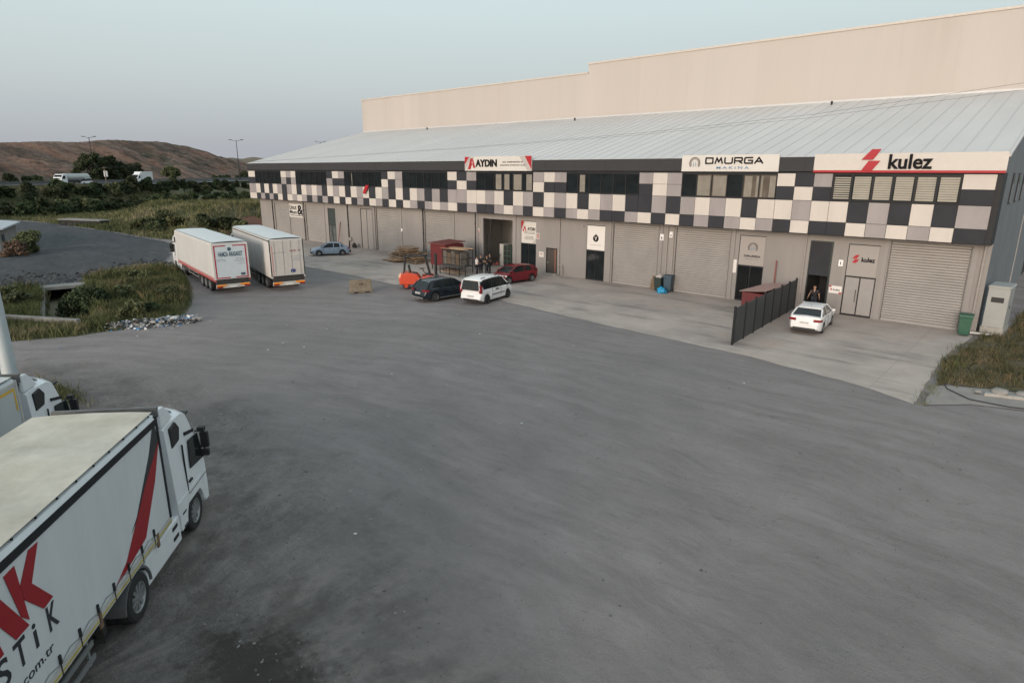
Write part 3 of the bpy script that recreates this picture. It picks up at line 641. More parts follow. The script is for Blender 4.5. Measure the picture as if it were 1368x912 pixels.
# 1. red and white fascia sign
s1 = sign_root('fascia_sign', -40.93, SY, 9.14, 'long white fascia sign with red corners and a red A emblem')
MB().box(-4.2,0,0,4.2,.10,1.28).build('sign_panel', sign_white, s1)
q = MB(); poly(q, [(-4.19,.01),(-3.2,1.27),(-3.55,1.27),(-4.19,.55)], -.002,.004,0); poly(q, [(-4.19,.55),(-3.55,1.27),(-4.19,1.27)], -.002,.004,1)
poly(q, [(-4.05,.01),(-3.85,.01),(-2.9,1.27),(-3.15,1.27)], -.002,.004,0); poly(q, [(3.35,1.27),(4.19,.05),(4.19,.01),(3.75,.01),(2.75,1.27)], -.002,.004,0); poly(q, [(3.4,1.27),(4.19,1.27),(4.19,.12)], -.008,.004,1)
q.build('corner_stripes', [sgrey, bright_red], s1)
q = MB(); poly(q, [(-3.72,.12),(-3.42,.12),(-3.28,.42),(-3.12,.62),(-3.25,.72),(-3.2,1.12),(-3.38,1.12)], -.01,.03); poly(q, [(-3.2,1.12),(-3.08,1.12),(-2.75,.25),(-3.0,.25)], -.01,.03); q.build('emblem', bright_red, s1)
put(fit_text('AYDIN', 2.75, .66, .03, .035), 'lettering', ink, s1, (-1.32,-.03,.68))
put(fit_text('CNC TAKIM MAKİNA VE', 2.45, .17, .006, .02), 'lettering', ink, s1, (1.95,-.006,.78))
put(fit_text('ENDÜSTRİYEL OTOMASYON LTD.ŞTİ', 3.05, .17, .006, .02), 'lettering', ink, s1, (1.98,-.006,.49))
# 2. white fascia sign with round emblem
s2 = sign_root('fascia_sign', -19.0, SY, 9.14, 'white fascia sign with a round horseshoe emblem and wide black lettering')
MB().box(-3.45,0,0,3.45,.10,1.1).build('sign_panel', sign_white, s2)
def horseshoe(root, cx, cz, r, y):
    q = MB(); q.prism(ring_poly(cx,cz,r*.82,r,-40,220),'y',y-.02,y); q.prism(ring_poly(cx,cz,r*.62,r*.74,-35,215),'y',y-.02,y); q.build('emblem', mat('emblem_bronze',(.12,.10,.095),.4), root)
    q = MB(); 
    for sx_ in (-1,1): q.bar((cx+sx_*r*.26,y-.01,cz-r*.6),(cx+sx_*r*.2,y-.01,cz+r*.25), .02, r*.1, up=(0,1,0))
    q.bar((cx-r*.3,y-.01,cz-r*.45),(cx+r*.25,y-.01,cz-.05*r), .02, r*.1, up=(0,1,0)); q.build('emblem', blue_ink, root)
horseshoe(s2, -2.45, .56, .42, -.002)
WIDE = {'O':[((0,.15),(0,.85)),((0,1),(1,1)),((1,.85),(1,.15)),((1,0),(0,0)),((0,.15),(.12,0)),((0,.85),(.12,1)),((1,.85),(.88,1)),((1,.15),(.88,0))],
 'M':[((0,0),(.22,1)),((.22,1),(.5,.25)),((.5,.25),(.78,1)),((.78,1),(1,0))], 'U':[((0,1),(0,.15)),((0,.15),(.14,0)),((.14,0),(.86,0)),((.86,0),(1,.15)),((1,.15),(1,1))],
 'R':[((0,0),(0,1)),((0,1),(.88,1)),((.88,1),(1,.85)),((1,.85),(1,.55)),((1,.55),(.88,.42)),((.88,.42),(0,.42)),((.55,.42),(1,0))],
 'G':[((1,1),(.12,1)),((.12,1),(0,.85)),((0,.85),(0,.15)),((0,.15),(.12,0)),((.12,0),(1,0)),((1,0),(1,.5)),((1,.5),(.5,.5))], 'A':[((0,0),(.5,1)),((.5,1),(1,0)),((.25,.32),(.75,.32))]}
def wide_text(root, txt, cx, cz, w_, h_, th, y, m_):
    n = len(txt); cw = w_/(n+.34*(n-1)); x = cx-w_/2; q = MB()
    for ch in txt:
        for k, ((a,b),(c_,d)) in enumerate(WIDE[ch]):
            q.bar((x+a*cw,y-.012-.0006*k,cz-h_/2+b*h_),(x+c_*cw,y-.012-.0006*k,cz-h_/2+d*h_), .024, th, up=(0,1,0)) if False else q.obox(((x+(a+c_)/2*cw), y-.012-.0006*k, cz-h_/2+(b+d)/2*h_), (math.hypot((c_-a)*cw,(d-b)*h_)+th*.7, .024, th), rot('Y', -math.degrees(math.atan2((d-b)*h_,(c_-a)*cw))))
        x += cw*1.34
    return q.build('lettering', m_, root)
wide_text(s2, 'OMURGA', .38, .72, 4.0, .36, .10, -.004, ink)
put(fit_text('M A K i N A', 2.3, .17, .01, .02), 'lettering', blue_ink, s2, (.35,-.01,.25))
# 3. long cream sign with red line
s3 = sign_root('fascia_sign', -8.5, SY, 9.10, 'long cream fascia sign with red base line and two slanted red blocks')
MB().box(-4.87,0,.0,4.86,.10,1.1).build('sign_panel', mat('sign_cream',(.50,.47,.44),.6,var=.03), s3)
MB().box(-4.87,-.02,.0,4.86,-.002,.13).build('base_line', bright_red, s3)
def slant(root, cx, cz, s_, y, t=.05):
    q = MB()
    poly(q, [(cx-.50*s_,cz+.02*s_),(cx+.12*s_,cz+.02*s_),(cx+.50*s_,cz+.62*s_),(cx-.0*s_,cz+.62*s_)], y, t)
    poly(q, [(cx-.1*s_,cz-.04*s_),(cx+.52*s_,cz-.04*s_),(cx+.12*s_,cz-.62*s_),(cx-.45*s_,cz-.62*s_)], y, t); q.build('emblem', bright_red, root)
slant(s3, -1.68, .72, 1.0, -.03, .06)
put(fit_text('kulez', 2.2, .84, .05, .022), 'lettering', ink, s3, (.38,-.05,.62))
# banner signs over the doors
def banner(x0, x1, z0, z1, label, m_=sign_white, y=.02):
    r_ = empty('door_banner', ((x0+x1)/2, y, z0), 0, label, 'sign'); w_ = (x1-x0)/2
    MB().box(-w_,-.02,0,w_,.003,z1-z0).build('banner_sheet', m_, r_); return r_, w_, z1-z0
b1, w_, h_ = banner(-39.28,-37.47,2.62,4.64,'white door banner with red emblem and small print, beside the open workshop')
q = MB(); poly(q, [(-w_,h_),(-w_,h_-.9),(-w_+.35,h_)], -.022,.004); poly(q, [(-.75,1.05),(-.6,1.05),(-.42,1.55),(-.52,1.55)], -.022,.01); poly(q, [(-.5,1.55),(-.42,1.55),(-.25,1.1),(-.38,1.1)], -.022,.01); q.build('emblem', bright_red, b1)
q = MB(); poly(q, [(-w_+.36,h_-.002),(-w_+.02,h_-.95),(-w_+.1,h_-.95),(-w_+.55,h_-.002)], -.022,.004); poly(q, [(w_,.0),(w_,.5),(w_-.5,.0)], -.022,.004); q.build('corner_stripes', sgrey, b1)
put(fit_text('AYDIN', .95, .3, .01, .03), 'lettering', ink, b1, (.33,-.024,1.32))
def small_print(root, rows, y, m_, seed=1):
    # print too small to read in the picture: short dark strokes, one row of word-length dashes each
    rd = random.Random(seed); q = MB()
    for cx, z, wd, hh in rows:
        x = cx-wd/2
        while x < cx+wd/2-.03:
            l_ = min(rd.uniform(.08,.3)*max(1, hh/.06)*.7, cx+wd/2-x); q.box(x, y-.003, z-hh/2, x+l_, y, z+hh/2); x += l_+hh*.6
    return q.build('small_print', m_, root)
small_print(b1, [(.1,1.02,1.3,.05),(.1,.9,1.3,.05),(.1,.62,.9,.05),(.1,.5,1.2,.05),(.1,.38,1.1,.05)], -.022, mat('ink_grey',(.1,.09,.09),.5))
b2, w_, h_ = banner(-31.71,-29.9,2.62,4.66,'white door banner with a round black V emblem over a dark glass door', mat('bright_banner',(.62,.60,.585),.6,var=.02))
q = MB(); q.prism([(.29*math.cos(R(a)),.98+.29*math.sin(R(a))) for a in range(0,360,15)],'y',-.03,-.021); poly(q,[(-.08,1.2),(.08,1.2),(.0,1.42)],-.021,.009); q.build('emblem', ink, b2)
put(fit_text('V', .27, .34, .006, .02), 'lettering', sign_white, b2, (0,-.034,.98))
small_print(b2, [(0,.42,1.05,.07)], -.022, sgrey, 4)
b3, w_, h_ = banner(-18.25,-16.45,2.66,4.7,'grey door banner with a horseshoe emblem over a black glass door', mat('grey_banner',(.28,.26,.25),.5,var=.03))
horseshoe(b3, .05, 1.25, .36, -.022)
wide_text(b3, 'OMURGA', .05, .64, 1.15, .11, .03, -.022, ink); put(fit_text('M A K i N A', .85, .08, .006, .01), 'lettering', mat('ink_grey',(.1,.09,.09),.5), b3, (.05,-.024,.43))
b4, w_, h_ = banner(-11.05,-9.32,2.64,4.62,'grey door panel with a small red emblem and dark lettering', mat('grey_panel_sign',(.27,.255,.245),.5,var=.03))
slant(b4, -.42, 1.1, .42, -.022, .02); put(fit_text('kulez', .78, .30, .02, .03), 'lettering', ink, b4, (.32,-.03,1.08))
# banner with an ampersand at the far end
b5 = empty('wall_banner', (-80.0,-.03,2.95), 0, 'cream banner with a large black ampersand on the far end of the building', 'sign')
MB().box(-2.05,-.03,0,2.05,0,1.78).build('banner_sheet', sign_white, b5)
put(fit_text('Umut', 1.9, .62, .01, .02), 'lettering', ink, b5, (-.8,-.032,1.32)); put(fit_text('Mum', 1.8, .5, .01, .03), 'lettering', ink, b5, (-.8,-.032,.68)); put(fit_text('&', 1.55, 1.3, .01, .03), 'lettering', ink, b5, (1.05,-.032,1.0)); small_print(b5, [(0,.24,3.2,.11)], -.032, ink, 6)
# small plates and boxes on the wall
def plate(name, x, z, w_, h_, m_, label, cat='sign', mark=None, d=.03):
    r_ = empty(name, (x,-.005,z), 0, label, cat)
    MB().box(-w_/2,-d,-h_/2,w_/2,-.002,h_/2).build('plate', m_, r_, bevel=.01)
    if mark:
        q = MB()
        for (a,b,c_,e_) in mark[1]: q.box(a*w_,-d-.006,b*h_,c_*w_,-d-.001,e_*h_)
        q.build('print', mark[0], r_)
    return r_
plate('notice_plate', -45.02, 3.4, .34, .42, sign_white, 'small red and white notice plate left of the open workshop door', mark=(bright_red,[(-.4,-.4,.4,-.05),(-.15,.05,.15,.4)]))
plate('notice_plate', -37.22, 3.36, .36, .55, sign_white, 'small white notice with a red figure, right of the red-cornered door banner', mark=(bright_red,[(-.3,-.4,-.1,.3),(.1,-.4,.3,.3),(-.3,.2,.3,.35)]))
plate('notice_plate', -36.78, 1.72, .55, .5, sign_white, 'white paper notice low on the wall left of the brown door', mark=(bright_red,[(-.2,0,.2,.15)]))
plate('alarm_box', -24.5, 4.15, .3, .5, mat('alarm_white',(.72,.71,.72),.4), 'white alarm box left of the pale downpipes between two shutters', 'alarm box', mark=(ink,[(-.15,-.3,.15,.1)]), d=.12)
plate('alarm_box', -23.72, 4.4, .26, .45, MATS['alarm_white'], 'white alarm box on the narrow pier, left of the second near shutter', 'alarm box', mark=(ink,[(-.15,-.3,.15,.1)]), d=.12)
plate('paper_notice', -18.62, 2.48, .5, .95, MATS['bright_banner'], 'white paper notice on the pier left of the black glass door', mark=(sgrey,[(-.35,a,.35,a+.03) for a in (-.35,-.2,-.05,.1,.25)]))
plate('alarm_box', -11.42, 3.4, .27, .42, MATS['alarm_white'], 'white alarm box between the dark doorway and the near glass doors', 'alarm box', mark=(ink,[(-.1,-.25,.1,.2)]), d=.12)
kp = plate('name_plate', -11.55, 1.62, .78, .5, MATS['bright_banner'], 'small white name plate with red corners beside the dark doorway', mark=(bright_red,[(-.5,.3,-.32,.5),(.3,-.5,.5,-.3),(-.38,-.1,-.26,.14)]))
put(fit_text('kulez', .42, .14, .006, .01), 'lettering', ink, kp, (.08,-.034,0))
plate('alarm_box', -57.18, 2.68, .22, .34, MATS['alarm_white'], 'tiny white box right of the shutter behind the timber pile', 'alarm box', d=.1)
# ------------------------------------------------------------ vehicles
def paint(name, col, rough=.28): return mat(name, col, rough, .0, var=.04, scale=2, coat=.25, spec=.4)
tyre_m = mat('tyre', (.018,.018,.019), .85, var=.2, scale=6)
def make_wheel(parent, x, y, r, w_, side, rim=rim_metal, spokes=5, name='wheel', dual=False):
    """tyre mesh with a rim sub-part; side=+1 faces +y"""
    mb = MB(); a, b = y-w_/2, y+w_/2
    prof = [(a,r*.62),(a,r*.9),(a+w_*.12,r*.985),(a+w_*.3,r),(b-w_*.3,r),(b-w_*.12,r*.985),(b,r*.9),(b,r*.62)]
    if dual: prof = [(a-w_*1.1,r*.5),(a-w_*1.1,r*.95),(a-w_*.95,r),(a-w_*.2,r),(a-w_*.1,r*.92)]+prof[1:] if side > 0 else prof[:-1]+[(b+w_*.1,r*.92),(b+w_*.2,r),(b+w_*.95,r),(b+w_*1.1,r*.95),(b+w_*1.1,r*.5)]
    mb.lathe(prof, (x,0,r), 'y', 24, close=True)
    t = mb.build(name, tyre_m, parent, sharp=40)
    q = MB(); yo = y+side*w_*.5; yi = yo-side*w_*.32
    q.lathe([(yi,.02),(yi,r*.52),(yo-side*.01,r*.585),(yo-side*.004,r*.62),(yi-side*.05,r*.66)], (x,0,r), 'y', 24)
    for k in range(spokes):
        an = 2*math.pi*k/spokes+.3; c_ = Vector((x+math.cos(an)*r*.33, yi+side*w_*.16, r+math.sin(an)*r*.33))
        M = Matrix.Rotation(-an, 3, 'Y'); q.obox(c_, (r*.6, w_*.16, r*(.55/ spokes+.08)), M)
    q.lathe([(yi,r*.02),(yi+side*w_*.26,r*.02),(yi+side*w_*.26,r*.14),(yi,r*.17)], (x,0,r), 'y', 12)
    q.build('rim', [rim], t, sharp=40)
    return t
def body_ring(x, w_, zb, zt, tuck=.05, crown=.03, sh=.06):
    zt = max(zt, zb+.06); h_ = zt-zb; P = [(0,zb),(w_-tuck,zb),(w_-tuck*.3,zb+h_*.22),(w_,zb+h_*.5),(w_-.008,zb+h_*.76),(w_-.03,zt-min(sh,h_*.3)*.6),(w_-.10,zt),(0,zt+crown)]
    return [(x, y, z) for y, z in P]+[(x, -y, z) for y, z in P[-2:0:-1]]
def make_car(name, loc, hd, S, label, cat='car'):
    t = empty(name, (*loc, .015), R(hd), label, cat)
    L, W, H = S['L'], S['W']/2, S['H']; r = S['r']; xf, xr = S['xf'], S['xr']; pm = S['paint']
    top = S['top']; plan = S.get('plan', [(-L/2,.80),(-L/2+.12,.93),(-L/2+.5,1),(L/2-.9,1),(L/2-.35,.93),(L/2-.1,.80),(L/2,.66)])
    sill = S.get('sill', .24); Rw = r+.07
    xs_ = set(np.round(np.linspace(-L/2, L/2, 25), 3))
    for xc in (xf, xr):
        for k in range(13): xs_.add(round(xc+Rw*math.cos(math.pi*k/12), 3))
    xs_ = sorted(xs_); rings = []
    for x in xs_:
        zb = np.interp(x, [-L/2,-L/2+.35,L/2-.35,L/2], [sill+.16,sill,sill,sill+.10])
        for xc in (xf, xr):
            d = Rw*Rw-(x-xc)**2
            if d >= -1e-4: zb = max(zb, r+math.sqrt(max(d,0)) if d > .0004 else sill)
        zt = np.interp(x, [p[0] for p in top], [p[1] for p in top]); w_ = W*np.interp(x, [p[0] for p in plan], [p[1] for p in plan])
        rings.append(body_ring(x, w_, zb, zt))
    mb = MB(); mb.loft(rings); mb.build('body', pm, t, sharp=38)
    # dark underside and wheel housings
    q = MB(); q.box(-L/2+.25,-W+.14,.17,L/2-.3,W-.14,.62); q.build('underbody', black_plastic, t)
    # greenhouse
    gh = S['gh']  # [(x, z)] outline over the roof from rear base to front base; indices of roof run
    zb = S['belt']; zr = max(p[1] for p in gh); wb, wr = W-.06, W-S.get('tumble',.24)
    def wz(z): return wb+(wr-wb)*(z-zb)/(zr-zb)
    n = len(gh); q = MB(); q2 = MB()
    ra, rbk = S['roof']
    for i in range(n-1):
        (xa, za), (xb, zb2) = gh[i], gh[i+1]
        q.add([(xa,wb,zb-.03),(xb,wb,zb-.03),(xb,wz(zb2),zb2),(xa,wz(za),za)], [(0,1,2,3)])
        q.add([(xa,-wb,zb-.03),(xb,-wb,zb-.03),(xb,-wz(zb2),zb2),(xa,-wz(za),za)], [(0,1,2,3)])
        q.add([(xa,wz(za),za),(xb,wz(zb2),zb2),(xb,-wz(zb2),zb2),(xa,-wz(za),za)], [(0,1,2,3)])
    q.build('windows', S.get('glass', glass_dark), t)
    # roof skin
    rr = []
    for i in range(ra, rbk+1):
        x, z = gh[i]; ww = wz(z)+.012
        rr.append([(x,ww,z-.05),(x,ww-.01,z+.0),(x,ww-.10,z+.035),(x,0,z+.055),(x,-ww+.10,z+.035),(x,-ww+.01,z+.0),(x,-ww,z-.05),(x,0,z-.04)])
    mb = MB(); mb.loft(rr); mb.build('roof', pm, t, sharp=40)
    # pillars
    q = MB()
    for sgn in (1,-1):
        def P(x, z, o=.006): return Vector((x, sgn*(wz(z)+o), z))
        for i in S.get('pillars_edge', (0, n-2)):
            a, b = gh[i], gh[i+1]; q.bar(P(*a,.0), P(*b,.0), .07, .075)
        for (x0, x1, wd) in S['posts']:
            q.bar(P(x0,zb-.02), P(x1,zr-.03), .03, wd, up=(0,1,0)) if False else q.add([tuple(P(x0-wd/2,zb-.03)),tuple(P(x0+wd/2,zb-.03)),tuple(P(x1+wd/2,zr-.04)),tuple(P(x1-wd/2,zr-.04))], [(0,1,2,3)])
    q.build('pillars', S.get('post_mat', pm), t)
    for sgn in (1,-1):
        for xc in (xf, xr): make_wheel(t, xc, sgn*(W-.115), r, .21, sgn, S.get('rim', rim_metal), S.get('spokes',5))
    # lamps, plates, trims
    zl = S['tail_z']; wl = W*np.interp(-L/2+.10, [p[0] for p in plan], [p[1] for p in plan])
    for sgn in (1,-1):
        q = MB()
        if S.get('vtail'):
            q.box(-L/2+.02, sgn*(wl-.13), zl-.28, -L/2+.24, sgn*(wl+.022), zl+.28)
        else:
            q.prism([(-L/2-.0,sgn*(wl-.34)),(-L/2+.07,sgn*(wl+.01)),(-L/2+.36,sgn*(W+.006)),(-L/2+.36,sgn*(W-.05)),(-L/2+.1,sgn*(wl-.34))], 'z', zl-.07, zl+.07)
        q.build('tail_light', lens_red, t, bevel=.01)
        q = MB(); zh = S['head_z']; wf = W*np.interp(L/2-.3, [p[0] for p in plan], [p[1] for p in plan])
        q.prism([(L/2-.05,sgn*(wf-.36)),(L/2-.10,sgn*(wf-.14)),(L/2-.52,sgn*(W+.004)),(L/2-.5,sgn*(W-.1)),(L/2-.22,sgn*(wf-.4))], 'z', zh-.06, zh+.08)
        q.build('headlight', lens_clear, t, bevel=.01)
        xm_ = S.get('mirror_x', gh[-1][0]-.25); q = MB(); q.obox((xm_, sgn*(W+.06), zb+.09), (.10,.16,.12)); q.obox((xm_-.02, sgn*(W-.0), zb+.05), (.06,.14,.04)); q.build('mirror', S.get('mirror', pm), t, bevel=.02)
        for xh in S['handles']:
            q = MB(); q.box(xh-.09, sgn*(W-.012), zb-.16, xh+.09, sgn*(W+.018), zb-.125); q.build('door_handle', S.get('handle_m', pm), t)
        q = MB()
        for xd in S['seams']: q.box(xd-.008, sgn*(W-.06), sill+.18, xd+.008, sgn*(W+.003), zb-.02)
        q.build('door_seam', dark_trim, t)
    zp = S['plate_z']; q = MB(); q.box(-L/2-.035,-.26,zp-.06,-L/2+.15,.26,zp+.06); q.build('number_plate', mat('plate_white',(.62,.62,.60),.5,var=.04), t)
    q = MB(); q.box(L/2-.1,-.26,.42,L/2+.012,.26,.54); q.build('number_plate', MATS['plate_white'], t)
    q = MB(); q.box(L/2-.16,-W*.5,.56,L/2+.004,W*.5,.70); q.box(L/2-.16,-W*.55,.28,L/2+.002,W*.55,.40); q.build('grille', black_plastic, t)
    q = MB(); q.box(-L/2-.006,-W*.68,.30,-L/2+.3,W*.68,.42); q.build('bumper_trim', black_plastic, t)
    if S.get('rails'):
        for sgn in (1,-1):
            q = MB(); ii = range(ra, rbk+1); pts = [Vector((gh[i][0], sgn*(wz(gh[i][1])-.10), gh[i][1]+.085)) for i in ii]; q.path(pts, .018, 6)
            for p_ in (pts[0], pts[-1], pts[len(pts)//2]): q.tube(p_, p_-Vector((0,0,.07)), .02, .02, 6)
            q.build('roof_rail', S['rails'], t)
    return t
def plate_text(t, S, txt):
    put(fit_text(txt, .44, .075, .004, .0), 'plate_lettering', ink, t, (-S['L']/2-.037, 0, S['plate_z']), '-x')

# white saloon by the fence
S = dict(L=4.53, W=1.79, H=1.5, r=.31, xf=1.40, xr=-1.24, paint=paint('white_car_paint',(.70,.71,.72)), belt=.93, sill=.22,
  top=[(-2.265,.70),(-2.22,.96),(-2.1,1.03),(-1.6,1.05),(-1.2,1.0),(0,.94),(1.0,.95),(1.3,.93),(1.9,.82),(2.15,.70),(2.265,.52)],
  gh=[(-1.85,1.03),(-1.15,1.36),(-.8,1.43),(-.1,1.46),(.35,1.43),(1.25,.95)], roof=(1,4), posts=[(-.25,-.22,.1),(-1.15,-1.0,.14)], tumble=.26,
  tail_z=.86, head_z=.70, plate_z=.72, handles=(-.85,.15), seams=(-1.0,-.2,.95), handle_m=white_paint)
c1 = make_car('parked_car', (-11.3,-5.05), 96, S, 'white saloon car parked nose-in between the dark fence and the glass doors')
plate_text(c1, S, '34 ZK 4126')
q = MB(); q.tube((-.75,0,1.47),(-.95,0,1.60),.012,.006,6); q.build('aerial', black_plastic, c1)
# white people carrier
Sv = dict(L=4.42, W=1.83, H=1.84, r=.32, xf=1.40, xr=-1.33, paint=paint('white_van_paint',(.72,.72,.72)), belt=1.04, sill=.24,
  top=[(-2.21,.45),(-2.2,.72),(-2.16,1.05),(-1.9,1.08),(1.0,1.06),(1.3,1.04),(1.75,.97),(2.05,.84),(2.21,.60)], plan=[(-2.21,.90),(-2.12,.97),(-1.8,1),(1.3,1),(1.85,.93),(2.1,.80),(2.21,.66)],
  post_mat=black_plastic, gh=[(-2.13,1.04),(-2.03,1.68),(-1.75,1.79),(-.6,1.83),(.35,1.80),(.62,1.73),(1.45,1.07)], roof=(1,5), pillars_edge=(), posts=[(-.72,-.72,.07),(.38,.3,.08)], tumble=.16,
  tail_z=1.12, vtail=True, head_z=.80, plate_z=.60, handles=(-.55,.52), seams=(-.72,.38,1.2), mirror=black_plastic, rim=mat('dark_rim',(.05,.05,.055),.4,.4))
c2 = make_car('parked_van', (-31.62,-12.4), 100, Sv, 'white people carrier parked beside the dark blue car, black rear window', 'van')
q = MB(); q.add([(-2.20,-.68,1.02),(-2.20,.68,1.02),(-2.075,.64,1.62),(-2.075,-.64,1.62)], [(0,1,2,3)]); 
q.v = [(v[0]-.012, v[1], v[2]) for v in q.v]; q.build('rear_window', glass_dark, c2)
for sgn in (1,-1):
    q = MB(); q.add([(-2.12,sgn*.868,1.02),(-1.80,sgn*.868,1.02),(-1.80,sgn*.735,1.74),(-2.03,sgn*.75,1.66)], [(0,1,2,3)]); q.build('rear_pillar', Sv['paint'], c2)
for sgn in (1,-1):
    q = MB(); q.bar((-2.15,sgn*.80,1.04),(-2.055,sgn*.70,1.70),.16,.05,up=(0,1,0)); q.bar((1.42,sgn*.85,1.08),(.62,sgn*.72,1.74),.07,.07); q.build('corner_pillar', Sv['paint'], c2)
q = MB(); q.box(-.7,-.93,.56,.85,-.905,.62); q.box(-.7,.905,.56,.85,.93,.62); q.build('rub_strip', black_plastic, c2)
q = MB(); q.box(-.32,-.93,.86,-.16,-.914,1.0); q.box(-.1,-.93,.86,.06,-.914,1.0); q.build('door_emblem', mat('ink_grey',(.1,.09,.09),.5), c2)
for sgn in (1,-1):
    q = MB()
    for xa in (-1.6,.1): q.path([(xa-.25,sgn*.68,1.84),(xa-.15,sgn*.68,1.9),(xa+.15,sgn*.68,1.9),(xa+.25,sgn*.68,1.84)], .025, 6)
    q.build('roof_bar_mount', black_plastic, c2)
plate_text(c2, Sv, '41 AKD 072')
# dark blue SUV
Ss = dict(L=4.5, W=1.86, H=1.68, r=.36, xf=1.40, xr=-1.29, paint=paint('midnight_blue_paint',(.010,.016,.024),.22), belt=1.03, sill=.30,
  top=[(-2.25,.55),(-2.2,.85),(-2.12,1.04),(-1.9,1.06),(1.0,1.06),(1.3,1.05),(1.9,.97),(2.12,.86),(2.25,.62)],
  gh=[(-2.08,1.04),(-1.72,1.48),(-1.45,1.58),(-.4,1.65),(.3,1.62),(.55,1.57),(1.3,1.06)], roof=(1,5), posts=[(-1.75,-1.45,.3),(-.62,-.6,.08),(.35,.3,.06)], tumble=.26,
  tail_z=.93, head_z=.80, plate_z=.70, handles=(-.95,.12), seams=(-.6,.38,1.15), rails=steel, rim=mat('alloy_grey',(.12,.122,.13),.4,.5))
c3 = make_car('parked_suv', (-34.55,-14.2), 86, Ss, 'dark blue estate-like off-roader parked left of the white people carrier', 'car')
q = MB(); q.box(-2.27,-.62,.30,-2.05,.62,.40); q.build('skid_plate', steel, c3)
q = MB()
for sgn in (1,-1): q.box(-.95,sgn*.90,.27,.95,sgn*.965,.31)
q.build('side_step', steel, c3)
plate_text(c3, Ss, '41 ACB 318')
c3.scale = (1,1,.93)
# dark red hatchback, nose toward the yard
Sr = dict(L=4.1, W=1.76, H=1.46, r=.31, xf=1.25, xr=-1.30, paint=paint('dark_red_paint',(.14,.010,.016),.25), belt=.94, sill=.23,
  top=[(-2.05,.5),(-2.0,.9),(-1.85,1.0),(-1.4,1.0),(.9,.95),(1.2,.93),(1.7,.82),(1.93,.68),(2.05,.5)],
  gh=[(-1.92,1.0),(-1.55,1.34),(-1.3,1.40),(-.4,1.45),(.2,1.41),(.42,1.36),(1.22,.95)], roof=(1,5), posts=[(-1.5,-1.3,.22),(-.5,-.5,.08)], tumble=.25,
  tail_z=.86, head_z=.70, plate_z=.66, handles=(-.95,.05), seams=(-.5,.4,1.05))
c4 = make_car('parked_car', (-35.35,-5.35), 262, Sr, 'dark red hatchback facing the yard in front of the brown side door')
# pale blue older saloon, boot raised line
Sb = dict(L=4.3, W=1.68, H=1.40, r=.29, xf=1.25, xr=-1.25, paint=paint('pale_blue_paint',(.24,.31,.40),.35), belt=.90, sill=.22,
  top=[(-2.15,.5),(-2.12,.84),(-2.0,.92),(-1.4,.94),(-.9,.92),(.9,.90),(1.2,.88),(1.85,.78),(2.08,.66),(2.15,.48)],
  gh=[(-1.55,.93),(-1.05,1.28),(-.8,1.34),(-.1,1.37),(.3,1.34),(1.05,.91)], roof=(1,4), posts=[(-.32,-.32,.08),(-1.1,-.95,.12)], tumble=.24,
  tail_z=.78, head_z=.66, plate_z=.6, handles=(-.75,.1), seams=(-.9,-.3,.75), handle_m=black_plastic)
c5 = make_car('parked_car', (-62.1,-6.3), 240, Sb, 'pale blue old saloon parked near the far shutters, right of the box trailer')
q = MB(); q.box(-2.18,-.78,.36,-1.95,.78,.56); q.box(1.95,-.76,.30,2.18,.76,.46); q.build('bumper', black_plastic, c5)

